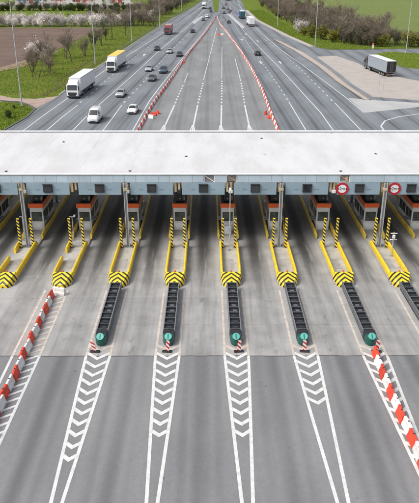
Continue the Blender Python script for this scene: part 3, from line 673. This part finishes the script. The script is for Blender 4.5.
def car_mesh(kind):
    # stations: y (front negative), half width, z bottom, belt z, top half width, top z
    if kind == 'van': st = [(-2.6,.82,.35,.75,.70,.85),(-2.5,.93,.28,.95,.80,1.05),(-1.75,.97,.26,1.15,.84,1.32),(-.85,.98,.26,1.28,.80,2.15),(-.4,.98,.26,1.3,.82,2.28),(2.4,.98,.28,1.3,.82,2.28),(2.62,.96,.32,1.25,.80,2.1),(2.68,.9,.4,1.0,.78,1.2)]; cab = (2,3,5,6,3,5)
    elif kind == 'suv': st = [(-2.3,.76,.35,.65,.62,.78),(-2.2,.9,.3,.86,.76,.98),(-1.1,.93,.28,1.02,.80,1.12),(-.35,.93,.28,1.08,.68,1.66),(.2,.93,.28,1.1,.70,1.74),(1.7,.93,.3,1.12,.68,1.70),(2.2,.91,.35,1.05,.72,1.18),(2.3,.82,.42,.8,.66,.9)]; cab = (2,3,5,6,3,5)
    else: st = [(-2.25,.72,.32,.55,.58,.64),(-2.15,.86,.26,.72,.72,.80),(-1.0,.89,.25,.88,.76,.96),(-.25,.89,.25,.92,.62,1.40),(.3,.89,.25,.94,.64,1.46),(1.05,.89,.25,.95,.60,1.42),(1.75,.88,.28,.95,.70,1.06),(2.2,.84,.34,.85,.66,.96),(2.28,.76,.4,.66,.6,.74)]; cab = (2,3,5,6,3,5)
    rings = []
    for y, hw, zb, zt, tw, z in st:
        h = [(-hw*.9,zb),(-hw,zb+.14),(-hw*1.0,(zb+.14+zt)/2),(-hw*.98,zt),(-tw,z-.02),(-tw*.5,z+.02)]
        rings.append([(x,y,q) for x,q in h] + [(-x,y,q) for x,q in h[::-1]])
    n = len(rings[0]); body = MB(); vs = [p for r_ in rings for p in r_]
    fs = [(a*n+j, a*n+(j+1)%n, (a+1)*n+(j+1)%n, (a+1)*n+j) for a in range(len(rings)-1) for j in range(n)] + [tuple(range(n)), tuple(range((len(rings)-1)*n, len(rings)*n))[::-1]]
    bm = bmesh.new(); bv = [bm.verts.new(v) for v in vs]; [bm.faces.new([bv[q] for q in f]) for f in fs]; bmesh.ops.recalc_face_normals(bm, faces=list(bm.faces)); body.bm(bm, 0, True)
    def L(a, b, t): return tuple(a[q]+(b[q]-a[q])*t for q in range(3))
    def off(ps, d): return [(p[0]+d[0], p[1]+d[1], p[2]+d[2]) for p in ps]
    a, b = rings[cab[0]], rings[cab[1]]; ws = MB()
    def glass(r0, r1, d, t0=.06, t1=.94):
        q = [L(r0[k],r1[k],t0) for k in (4,5,6,7)]; u = [L(r0[k],r1[k],t1) for k in (4,5,6,7)]
        q[0] = L(q[0],q[3],.04); q[3] = L(q[3],q[0],.04); u[0] = L(u[0],u[3],.05); u[3] = L(u[3],u[0],.05)
        return MB().add(off(q+u, d), [(k,k+1,k+5,k+4) for k in range(3)])
    ws = glass(a, b, (0,-.012,.012)); rg = glass(rings[cab[2]], rings[cab[3]], (0,.012,.012))
    sides = []
    for s, (kb, kt) in ((-1,(3,4)),(1,(8,7))):
        lo = []; hi = []
        yy = [rings[k] for k in range(cab[1]-1, cab[2]+2)]
        def seg(r0, r1, u0, u1):
            A = L(r0[kb],r1[kb],u0); B = L(r0[kb],r1[kb],u1); Cc = L(r0[kt],r1[kt],u1); Dd = L(r0[kt],r1[kt],u0)
            return off([L(A,Dd,.08),L(B,Cc,.08),L(B,Cc,.86),L(A,Dd,.86)], (s*.014,0,.006))
        if kind == 'van': parts = [(2,3,.55,.98),(3,4,.02,.98)]
        else: parts = [(2,3,.42,.97),(3,4,.03,1.0),(4,5,.06,.97),(5,6,.03,.5)]
        for p0, p1, u0, u1 in parts: sides.append(MB().add(seg(rings[p0],rings[p1],u0,u1), [(0,1,2,3)]))
    return body, ws, rg, sides, st
CARM = {}
for kd in ('car','suv','van'):
    body, ws, rg, sides, st = car_mesh(kd)
    CARM[kd] = dict(body=body, ws=ws.mesh('windscreen', M['glass']), rg=rg.mesh('rear_window', M['glass']), sides=[q.mesh('side_window', M['glass']) for q in sides], st=st, bodies={})
def car(kind, pn, x, y, rz, lab):
    D = CARM[kind]; t = thing('panel_van' if kind == 'van' else 'car', lab, 'van' if kind == 'van' else 'car', (x,y,.012), rz)
    if pn not in D['bodies']: D['bodies'][pn] = D['body'].mesh('body', PAINT[pn])
    link('body', D['bodies'][pn], t); link('windscreen', D['ws'], t); link('side_window', D['sides'][0], t)
    for q in D['sides'][1:]: link('side_window', q, t)
    if not (kind == 'van'): link('rear_window', D['rg'], t)
    st = D['st']; f = st[1]; r = st[-2]; hw = f[1]
    for s in (-1,1):
        wheel(t, 'car', s*(st[3][1]-.10), -1.42 if kind != 'van' else -1.65); wheel(t, 'car', s*(st[3][1]-.10), 1.35 if kind != 'van' else 1.6)
        link('headlight', head_m, t, (s*hw*.72, f[0]-.02, f[3]-.10)); link('tail_light', tail_m, t, (s*r[1]*.84, r[0]+.06, r[3]-.12))
        link('mirror', mir_m, t, (s*(st[2][1]+.09), (st[2][0]+st[3][0])/2, st[2][3]+.08))
    link('grille', gril_m, t, (0, st[0][0]-.0, .46)); link('number_plate', pl_m, t, (0, st[-1][0]+.01, .62))
    return t
head_m = MB().box(-.17,.17,-.06,.06,-.07,.07,.02).mesh('headlight', M['lamp_glass']); tail_m = MB().box(-.12,.12,-.06,.06,-.1,.1,.02).mesh('tail_light', M['tail'])
mir_m = MB().box(-.09,.09,-.05,.05,-.06,.07,.02).mesh('mirror', M['black']); gril_m = MB().box(-.5,.5,-.02,.1,-.1,.06,.01).mesh('grille', M['black']); pl_m = MB().box(-.26,.26,-.01,.012,-.055,.055).mesh('number_plate', M['plate'])

def truck(x, y, rz, lab, cabc, trailc, roofc, L=13.6, name='articulated_truck', rear='white_metal', H=4.0, skirt='dark'):
    t = thing(name, lab, 'truck', (x,y,.012), rz)          # front at y=0, facing -y
    cb = MB().xprism([(0.02,.42),(.0,1.0),(.06,1.7),(.32,2.75),(.5,3.0),(2.2,3.05),(2.2,.62)], -1.22, 1.22, 0, .05).build('cab', cabc, t)
    MB().xprism([(.55,3.0),(1.0,3.35),(1.9,3.75),(2.2,3.78),(2.2,3.0)], -1.05, 1.05, 0, .04).build('air_deflector', cabc, cb)
    MB().add([(-1.08,.055,1.78),(1.08,.055,1.78),(1.02,.295,2.72),(-1.02,.295,2.72)], [(0,1,2,3)]).build('windscreen', M['glass'], cb)
    MB().box(-.95,.95,-.035,.01,.62,1.38,.02).build('grille', M['dark'], cb); MB().box(-1.2,1.2,-.05,.12,.36,.60,.03).build('bumper', M['dark'], cb)
    MB().box(-1.05,1.05,.0,.34,2.80,2.86,.01).build('sun_visor', M['black'], cb)
    for s in (-1,1):
        MB().box(s*.95-.2,s*.95+.2,-.06,.02,.66,.86,.03).build('headlight', M['lamp_glass'], cb)
        MB().add([(s*1.232,.42,1.72),(s*1.232,1.35,1.72),(s*1.232,1.35,2.55),(s*1.232,.62,2.55)][::s], [(0,1,2,3)]).build('side_window', M['glass'], cb)
        MB().box(s*1.40-.09,s*1.40+.09,.22,.36,1.75,2.5,.03).build('mirror', M['black'], cb); MB().box(min(s*1.2,s*1.32),max(s*1.2,s*1.32),.28,.32,2.3,2.36).build('mirror_arm', M['black'], cb)
    ty = 2.75
    MB().box(-.45,.45,.8,ty+L-.4,.62,.95).build('chassis', M['dark'], t)
    tr = MB().box(-1.27,1.27,ty,ty+L,1.12,H,.03).build('trailer_box', trailc, t)
    MB().box(-1.25,1.25,ty+.04,ty+L-.04,H,H+.02).build('trailer_roof', roofc, tr)
    for z in (1.12,H-.12):
        for s in (-1,1): MB().box(s*1.275-.015,s*1.275+.015,ty+.05,ty+L-.05,z,z+.11).build('side_rail', M['steel'] if z > 2 else M['dark'], tr)
    for s in (-1,1):
        d = MB().box(min(s*.02,s*1.22),max(s*.02,s*1.22),ty+L,ty+L+.03,1.22,H-.1,.01).build('rear_door', M[rear], tr)
        MB().box(s*.25-.02,s*.25+.02,ty+L+.03,ty+L+.06,1.3,H-.2).build('lock_bar', M['steel'], d)
        MB().box(s*.98-.22,s*.98+.22,ty+L,ty+L+.05,.82,.98,.01).build('tail_light', M['tail'], t)
        MB().box(s*1.1-.12,s*1.1+.12,2.6,4.1,.5,1.05,.05).build('fuel_tank', M['steel'], t)
        MB().box(s*1.2-.02,s*1.2+.02,ty+3.4,ty+L-5,.55,1.08,.01).build('side_guard', M[skirt], t)
        for yy in (1.3, 4.6, ty+L-4.6, ty+L-3.3, ty+L-2.0): wheel(t, 'truck', s*1.06, yy)
    MB().box(-1.2,1.2,ty+L-.1,ty+L+.0,.55,.72,.02).build('rear_bumper', M['kerb'], t)
    return t
WT = plain('white_trailer', (.70,.71,.73), .4, var=.06, dirt=.12, sc_=.6)
YT = plain('yellow_tarpaulin', (.68,.50,.10), .55, var=.08); GT = plain('pale_grey_trailer', (.27,.31,.35), .45, var=.08, dirt=.15); RT = plain('dusty_pink_load_cover', (.45,.27,.25), .7, var=.2); BT = plain('blue_trailer', (.02,.07,.34), .5); OT = plain('ochre_trailer', (.5,.36,.08), .6)
hl = lambda k: -math.atan(k)
truck(-28.9, 138.3, hl(.062), 'white articulated lorry with all-white box trailer, nearest on the left carriageway', PAINT['white'], WT, WT)
truck(-25.9, 175.5, hl(.066), 'white lorry with yellow trailer roof on the left carriageway', PAINT['white'], WT, YT)
truck(-17.1, 281, hl(.066), 'dark red lorry with dusty pink load farther up the left carriageway', PAINT['red'], RT, RT, L=8, H=3.7)
truck(-2.9, 467, hl(.06), 'small far white lorry at the top of the left carriageway', PAINT['white'], WT, WT, L=9)
truck(18.6, 386.5, math.pi+.03, 'blue-tailed lorry driving away on the right carriageway', PAINT['white'], BT, WT, rear='teal', L=12).children
truck(20.3, 337.5, math.pi+.035, 'white-tailed lorry driving away behind the blue one', PAINT['white'], WT, WT, L=13)
truck(17.2, 598, math.pi-.05, 'far yellow lorry at the top edge of the right carriageway', PAINT['white'], OT, OT, L=12)
truck(44.6, 183.8, math.pi+.125, 'pale grey lorry with white roof parked on the apron, tail towards the toll', PAINT['dark'], GT, WT, rear='black', L=13.6, skirt='dark')
for k, pn, x, y, s, lab in (
    ('van','white',-20.6,117,.045,'white panel van nearest the canopy on the left carriageway'),
    ('car','silver',-19.0,141.8,.06,'silver saloon two lengths behind the white van'),
    ('car','white',-14.5,124.4,.06,'white saloon beside the closed row, nearest the canopy'),
    ('car','silver',-16.0,179.5,.065,'silver saloon left of the tall blue-grey car'),
    ('suv','blue',-11.9,176,.07,'tall blue-grey car close to the red and white barrier row'),
    ('car','grey',-13.9,163,.065,'dark grey saloon in front of the tall blue-grey car'),
    ('car','dark',-17.3,227.2,.068,'dark saloon, left of three cars driving abreast'),
    ('car','silver',-12.6,219,.068,'silver saloon, middle of three cars driving abreast'),
    ('car','dark',-9.0,211.2,.068,'dark saloon, right of three cars driving abreast'),
    ('car','black',-6.6,292.5,.066,'black car alone beyond the three abreast'),
    ('car','grey',-2.5,361,.06,'dark car beside the far left end of the barrier row'),
    ('suv','white',-.5,383,.06,'white car behind the dark car near the far barrier end'),
    ('car','dark',1.9,431,.055,'far dark car nearest the grass median on the left carriageway'),
    ('car','black',1.6,463,.055,'farthest dark car on the left carriageway beside the white lorry')):
    car(k, pn, x, y, hl(s), lab)
for k, pn, x, y, s, lab in (
    ('car','black',15.9,213.6,-.035,'black car driving away alone on the right carriageway'),
    ('car','black',10.6,344,-.02,'black car driving away beside the far right barrier end'),
    ('car','dark',9.9,417,.0,'far dark car driving away beside the grass median'),
    ('car','dark',10.6,469,.03,'second far dark car driving away beside the grass median'),
    ('suv','dark',14.0,431,.0,'dark tall car driving away ahead of the white wedge paint'),
    ('car','grey',13.4,457,.02,'far dark grey car in the outer lane of the right carriageway'),
    ('car','red',13.6,513,.04,'far dull red car near the top of the right carriageway')):
    car(k, pn, x, y, math.pi-math.atan(s), lab)

# ------------------------------------------------------------------ lamp posts, guard rails, sign frame
def lamp(x, y, rz, lab, h=20.0):
    t = thing('lamp_post', lab, 'lamp post', (x,y,-.13), rz, 'tall lamp posts along the motorway')
    MB().cyl((0,0,0),(0,0,1.6), .17,.16, n=12).build('base', M['pole'], t); MB().cyl((0,0,1.6),(0,0,h), .14,.075, n=12).build('shaft', M['pole'], t)
    a = MB().cyl((0,0,h-.05),(1.8,0,h+.35), .06,.045, n=8).build('arm', M['pole'], t)
    MB().box(1.6,2.6,-.17,.17,h+.28,h+.44,.04).build('lamp_head', M['steel'], a)
    MB().box(-.3,.3,-.3,.3,-.02,.1,.02).build('footing', M['kerb'], t)
lamp(-38, 131.7, 0, 'tall grey lamp post beside the dirt path at far left')
lamp(-33.2, 195, 0, 'tall grey lamp post on the grass left of the yellow-roofed lorry')
lamp(-29.2, 257, 0, 'lamp post by the guard rail, third along the left verge')
lamp(-22.9, 321, 0, 'lamp post just left of the dark red lorry')
lamp(-16.6, 434, 0, 'farthest lamp post on the left verge')
lamp(33.6, 326.6, math.pi, 'lamp post standing in the right grass verge before the thicket')
lamp(38.2, 238.2, math.pi, 'tall lamp post at the corner where the side road leaves the verge')
lamp(64.7, 217.5, math.pi, 'tall lamp post on the green island behind the parked lorry')
def guard(pts, lab, step=4.0):
    t = thing('guard_rail', lab, 'guard rail', (pts[0][0],pts[0][1],0))
    o = Vector((pts[0][0],pts[0][1])); y = pts[0][1]; prev = None; mb = MB()
    for (xa,ya),(xb,yb) in zip(pts[:-1],pts[1:]):
        for z0, z1, d in ((.48,.58,.05),(.58,.66,.0),(.66,.76,.05)):
            a = Vector((xa-o.x, ya-o.y)); b = Vector((xb-o.x, yb-o.y)); mb.prism([(a.x+d,a.y),(b.x+d,b.y),(b.x-.05,b.y),(a.x-.05,a.y)], z0, z1)
    mb.build('rail_beam', M['steel'], t)
    pm_ = guard.pm
    while y < pts[-1][1]:
        link('post', pm_, t, (interp(pts,y)-o.x-.12, y-o.y, 0)); y += step
guard.pm = MB().box(-.05,.05,-.04,.04,-.2,.74).mesh('post', M['steel'])
guard([(-29.6,220),(-28.9,240),(-24.3,314),(-19.8,388),(-11.7,491),(-5.4,601)], 'long grey steel guard rail along the left grass verge')
guard([(38.6,600),(38.5,601)], 'short grey rail end at the far right verge') if False else None
t = thing('sign_frame', 'pair of thin grey posts joined by a slim bar on the pale apron', 'sign frame', (39,146.7,.10))
for s in (-.5,.5): MB().cyl((s,0,0),(s,0,3.3), .045, n=8).build('post', M['pole'], t)
MB().box(-.6,.6,-.02,.02,3.15,3.3,.01).build('bar', M['pole'], t)
t = thing('verge_marker', 'small orange and white marker at the kerb behind the parked lorry', 'marker', (57.6,233,-.13))
MB().box(-.3,.3,-.1,.1,0,1.3,.03).build('body', M['white_metal'], t); MB().box(-.31,.31,-.11,.11,1.3,1.9,.03).build('head', M['beacon'], t)

# ------------------------------------------------------------------ buildings behind the orchard
BR = plain('brick_red_cladding', (.33,.07,.05), .7); BB = plain('slate_blue_cladding', (.09,.14,.24), .6); BW = plain('cream_render', (.62,.60,.58), .8); TL = plain('roof_tiles', (.25,.11,.08), .8)
def building(x0, x1, y, h, lab, seed):
    rn = random.Random(seed); t = thing('row_house', lab, 'building', ((x0+x1)/2, y, -.13)); c = (x0+x1)/2
    MB().box(x0-c, x1-c, 0, 11, 0, h).build('wall', BW, t)
    rf = MB().xprism([(-.6,h),(5.5,h+3.4),(11.6,h)], x0-c-.4, x1-c+.4).build('roof', TL, t); MB().box(-.5,.5,4.4,5.4,h+2.4,h+4.6).build('chimney', BW, rf)
    x = x0-c+.3; k = 0
    while x + 4.7 < x1-c:
        m_ = rn.choice([BR,BW,BB,BB,BR,BW]); p = MB().box(x, x+2.9, -.12, -.002, .2, h-.3).build('facade_strip', m_, t)
        for z in (.9, 3.9, 6.9):
            if z+1.6 < h:
                wn = MB().box(x+3.1, x+4.5, -.05, .03, z, z+1.9).build('window', M['white_metal'], t); MB().box(x+3.2, x+4.4, -.075, -.05, z+.1, z+1.8).build('pane', M['glass'], wn)
        x += 4.7; k += 1
for n_, (a, b) in enumerate(((-140,-120),(-118,-99),(-97,-78),(-76,-57))):
    building(a, b, 500+n_*2, 9.5, 'row of houses with red and blue facade strips, %s from the left' % ORD[n_], n_)

# ------------------------------------------------------------------ trees
def ribbon(mb, a, b, w0, w1, mi, rn):
    d = b-a; s = d.cross(Vector((rn.uniform(-1,1),rn.uniform(-1,1),rn.uniform(-1,1))))
    if s.length < 1e-4: return
    s.normalize(); mb.add([a-s*w0, a+s*w0, b+s*w1, b-s*w1], [(0,1,2,3)], mi)
def make_tree(seed, h=7.0, spread=.55, stems=1, density=1.0, petal=0, psize=.2, twigw=.022, lvl=3, base=.22, scat=.14):
    rn = random.Random(seed); tk = MB(); cr = MB(); tips = []
    def br(p, d, ln, r, lv):
        q = p; dd = d.copy(); seg = 3 if lv < 2 else 2; pts = [p]
        for s in range(seg):
            dd = (dd + Vector((rn.gauss(0,.13),rn.gauss(0,.13),rn.gauss(.05,.08)))).normalized(); e = q+dd*(ln/seg)
            ra = r*(1-.6*s/seg); rb = r*(1-.6*(s+1)/seg)
            if lv <= 0: tk.cyl(q, e, ra, rb, 6, caps=False)
            elif lv == 1: cr.cyl(q, e, ra, rb, 4, mi=0, caps=False)
            else: ribbon(cr, q, e, max(ra,twigw), max(rb,twigw*.6), 0, rn)
            q = e; pts.append(q)
        if lv >= lvl: tips.append((pts, dd)); return
        n = int((7 if lv == 0 else 6 if lv == 1 else 5)*density)
        for k in range(n):
            u = rn.uniform(.28 if lv == 0 else .15, 1.0); idx = min(int(u*seg), seg-1); pp = pts[idx].lerp(pts[idx+1], u*seg-idx)
            az = rn.uniform(0, 2*math.pi); up = rn.uniform(.25,.95)*(1 if lv < 2 else .7); nd = Vector((math.cos(az)*spread*1.5, math.sin(az)*spread*1.5, up))
            nd = (nd + dd*.45).normalized(); br(pp, nd, ln*rn.uniform(.42,.62), r*.42, lv+1)
        tips.append((pts, dd))
    for s in range(stems):
        az = rn.uniform(0,6.28); ln = .0 if stems == 1 else .35
        d = Vector((math.cos(az)*ln, math.sin(az)*ln, 1)).normalized(); br(Vector((math.cos(az)*ln*.5, math.sin(az)*ln*.5, -.1)), d, h*(.62 if stems == 1 else .55)*rn.uniform(.85,1.1), base*h/14, 0)
    if petal:
        for k in range(petal):
            pts, dd = rn.choice(tips); u = rn.random(); j = min(int(u*(len(pts)-1)), len(pts)-2); p = pts[j].lerp(pts[j+1], rn.random()) + Vector((rn.gauss(0,scat),rn.gauss(0,scat),rn.gauss(0,scat)))
            s = psize*rn.uniform(.5,1.2); a = Vector((rn.gauss(0,1),rn.gauss(0,1),rn.gauss(0,1))).normalized(); b = a.orthogonal().normalized()*s; c = a.cross(b).normalized()*s*rn.uniform(.5,1)
            cr.add([p-b-c*.4, p+b-c*.6, p+b*.5+c, p-b*.6+c*.8], [(0,1,2,3)], 1)
    return tk, cr
def tree_kind(nv, mats, **kw):
    out = []
    for s in range(nv):
        tk, cr = make_tree(kw.pop('seed0', 0)+s*7+1 if 'seed0' in kw else s*7+kw.get('sd',1), **{k:v for k,v in kw.items() if k != 'sd'})
        out.append((tk.mesh('trunk', M['bark']), cr.mesh('crown', mats)))
    return out
BARE = tree_kind(5, [M['twig']], sd=3, h=8, spread=.5, density=1.45, twigw=.018)
DARKB = tree_kind(4, [M['twig_dark'], M['green_leaf']], sd=41, h=7, spread=.6, stems=3, density=1.2, twigw=.022, petal=500, psize=.10)
BROWN = tree_kind(5, [M['twig']], sd=77, h=7.5, spread=.6, stems=3, density=1.25, twigw=.022)
YELL = tree_kind(3, [M['twig'], M['young_leaf']], sd=101, h=5, spread=.65, stems=4, density=1.0, petal=4200, psize=.14, lvl=2, scat=.3)
BLOS = tree_kind(5, [M['twig'], M['petal']], sd=151, h=5.6, spread=.75, stems=3, density=1.15, petal=5600, psize=.125, lvl=2, scat=.46)
THIN = tree_kind(3, [M['twig'], M['petal']], sd=181, h=6.4, spread=.6, stems=3, density=1.15, petal=1500, psize=.12, scat=.3)
GREEN = tree_kind(3, [M['twig_dark'], M['green_leaf']], sd=211, h=4.6, spread=.7, stems=3, density=1.0, petal=4000, psize=.16, lvl=2, scat=.34)
def plant(name, kinds, x, y, s, lab, cat='tree', grp=None, zs=1.0, z=-.14):
    v = random.choice(kinds); t = thing(name, lab, cat, (x,y,z), random.uniform(0,6.28), grp); t.scale = (s,s,s*zs)
    link('trunk', v[0], t); link('crown', v[1], t); return t
plant('bare_tree', BARE, -43.3, 167.5, 1.15, 'bare brown tree on the grass between the field and the white lorry', zs=1.05)
plant('bare_tree', BARE, -46.5, 193, 1.15, 'bare tree beside the white blossom tree at the field edge')
plant('bare_tree', BARE, -41.0, 199, 1.4, 'large bare tree in the grass midway along the field edge')
plant('bare_tree', BARE, -44.6, 184, .95, 'thin bare sapling between the two larger bare trees')
plant('bare_tree', BARE, -45.4, 170, .8, 'low bare tree just left of the one near the white lorry')
plant('bare_tree', BARE, -49.0, 200, 1.0, 'bare tree directly right of the lone white blossom tree')
plant('bare_tree', BARE, -37.9, 265, 1.25, 'bare tree on the verge near the orchard end')
plant('bare_tree', BARE, -34.4, 281, 1.35, 'bare tree on the verge right of the orchard end')
plant('bare_tree', DARKB, -39.0, 228, .85, 'dark narrow shrub tree behind the second lamp post', zs=1.5)
plant('bare_tree', DARKB, -39.8, 262, 1.0, 'dark bushy bare tree under the orchard end')
for k, (x, y, s_) in enumerate(((-47.5,178,.95),(-42.0,174,.8),(-50.6,190,.85),(-39.2,212,1.0),(-44.2,206,1.15),(-38.4,243,1.05))):
    plant('bare_shrub', BROWN, x, y, s_, ('low brown shrub left of the bare tree near the white lorry','low brown shrub right behind the bare tree near the white lorry','brown shrub in front of the lone blossom tree','brown shrub left of the second lamp post','brown shrub between the large bare tree and the field','brown shrub in the verge beyond the second lamp post')[k], 'shrub')
plant('blossom_tree', BLOS, -53.0, 205, 1.25, 'white blossom tree standing alone at the edge of the ploughed field', zs=1.0)
plant('blossom_tree', BLOS, -50.6, 212, .8, 'smaller white blossom tree just behind the lone one')
plant('small_shrub', GREEN, -37.2, 119.6, .42, 'small dark green shrub in the near grass patch at left', 'shrub')
plant('small_shrub', GREEN, -38.6, 128.5, .2, 'tiny shrub at the foot of the left lamp post', 'shrub')
# blossom rows
x = -134
while x < -36:
    for dy in (-2.5, 3.0):
        if x > -60 and random.random() < .35: continue
        plant('blossom_tree', BLOS if random.random() < .78 else THIN, x+random.uniform(-1.6,1.6), 327+dy+random.uniform(-1.5,1.5), random.uniform(.75,1.35), 'white blossom tree in the front orchard row behind the ploughed field', grp='front orchard row')
    x += 3.6
x = -66
while x < -24:
    plant('bare_tree', BROWN, x+random.uniform(-.8,.8), 331+random.uniform(-6,8), random.uniform(.85,1.2), 'brown bare tree mixed into the end of the orchard row', grp='bare trees at the orchard end'); x += 2.9
x = -175
while x < -42:
    plant('blossom_tree', BLOS, x+random.uniform(-1,1), 454+random.uniform(-4,4), random.uniform(1.0,1.3), 'white blossom tree of the rear orchard row before the houses', grp='rear orchard row'); x += 4.3
x = -174
while x < -42:
    plant('orchard_shrub', GREEN if random.random() < .65 else DARKB, x+random.uniform(-1,1), 447+random.uniform(-3,3), random.uniform(.85,1.3), 'dark bushy shrub along the foot of the rear orchard row', 'shrub', 'shrubs of the rear orchard row'); x += 2.7
for k in range(120):
    y = random.uniform(325, 600); xe = interp([(-29,300),(-20.5,388.6),(-13,491),(-6,601)], y)
    plant('bare_tree', random.choice([BROWN,BROWN,DARKB,BARE]), xe-3.5-abs(random.gauss(0,15)), y, random.uniform(.9,1.3), 'bare tree in the wood along the far left verge', grp='wood on the far left verge')
plant('blossom_tree', BLOS, -31, 358, 1.25, 'white blossom tree in the far left wood beside the motorway'); plant('blossom_tree', BLOS, -36, 362, 1.15, 'white blossom tree left of the other in the far left wood')
# thicket on the right
def edge_x(y): return interp([(57,236.8),(47.2,250),(41,285.6),(38,365.6),(37.5,478.7),(40,601)], y)
cnt = 0; pts = []; tries = 0
while cnt < 262 and tries < 30000:
    tries += 1; y = 241 + 360*random.random()**1.9; d = abs(random.gauss(0,1))*13; x = edge_x(y)+1.2+d
    if x > 58+(y-240)*.62: continue
    if any((x-a)**2+(y-b)**2 < (2.2 if y < 330 else 3.4)**2 for a, b in pts): continue
    pts.append((x,y)); cnt += 1
    kd = random.choice([BROWN,BROWN,DARKB,DARKB,BARE]) if d > 3 else random.choice([BROWN,DARKB,BROWN,YELL,DARKB])
    s_ = random.uniform(1.0,1.45)*(.75 if d < 3 else 1)
    plant('thicket_tree', kd, x, y, s_, 'brown leafless tree in the dense thicket right of the motorway', grp='thicket on the right')
for k in range(48):
    x = 55+k*.98; y = 238.5+random.uniform(0,12)-.05*(x-55)
    kd = random.choice([BROWN,DARKB,YELL,BROWN,BROWN]); plant('thicket_edge_tree', kd, x, y, random.uniform(.7,.98)*(1.15-(x-55)*.006), 'low bushy tree of the thicket edge beside the side road', grp='thicket edge by the side road')
plant('blossom_tree', BLOS, 40.2, 291, 1.2, 'white blossom tree at the front of the right thicket')
for x, y, s_, lab in ((42.0,272,1.25,'yellow-green budding bush right of the thicket blossom tree'),(44.6,264,1.3,'second yellow-green budding bush in the thicket front'),(47.5,254,1.2,'yellow-green bush near the side road corner'),(62,239,1.1,'yellowish bush behind the parked lorry'),(72,237,1.25,'tall yellowish bush left of the green island lamp post'),(40.0,281,.9,'small ochre bush at the thicket foot')):
    plant('budding_bush', YELL, x, y, s_, lab, 'bush')

# ------------------------------------------------------------------ grass blades (stuff)
def inside(p, poly):
    x, y = p; c = False; n = len(poly)
    for i in range(n):
        (x0,y0),(x1,y1) = poly[i], poly[(i+1)%n]
        if (y0 > y) != (y1 > y) and x < (x1-x0)*(y-y0)/(y1-y0)+x0: c = not c
    return c
def blades(name, poly, n, h, lab, mat='blade', z=-.13):
    xs = [p[0] for p in poly]; ys = [p[1] for p in poly]; mb = MB(); k = 0; rn = random.Random(n)
    while k < n:
        x, y = rn.uniform(min(xs),max(xs)), rn.uniform(min(ys),max(ys))
        if not inside((x,y), poly): continue
        k += 1; a = rn.uniform(0,6.28); hh = h*rn.uniform(.4,1.2); wd = rn.uniform(.03,.09); dx, dy = math.cos(a)*wd, math.sin(a)*wd; lx, ly = rn.gauss(0,.12), rn.gauss(0,.12)
        mb.add([(x-dx,y-dy,z),(x+dx,y+dy,z),(x+lx,y+ly,z+hh)], [(0,1,2)])
    tag(mb.build(name, M[mat]), lab, 'grass', kind='stuff')
VL = [(-33.5,143),(-32,184),(-29,240),(-20,388),(-34,388),(-47,316),(-50,234),(-54,202),(-57,175),(-60,146),(-44,144),(-38,140)]
blades('verge_grass', VL, 26000, .34, 'green grass on the left verge between motorway and field')
blades('dry_verge_grass', VL, 11000, .38, 'dry yellow grass mixed into the left verge', 'dry_blade')
blades('near_grass', [(-35.6,110),(-34.4,120),(-34.8,128),(-38,133),(-44,135),(-60,138),(-60,108),(-38,106)], 14000, .3, 'green grass of the patch below the dirt path')
blades('right_verge_grass', [(25.9,455),(27,366),(33.2,281),(38,238.5),(42,229),(73,232),(57,237),(47,250),(41,286),(38,366),(37,455)], 20000, .32, 'green grass of the verge before the right thicket')
blades('island_grass', [(54.6,216),(60.7,221.3),(72,214.5),(90,204.5),(90,182.5),(62,181.5),(55.8,185),(54.3,193)], 9000, .25, 'grass growing on the green island by the parked lorry', z=.12)
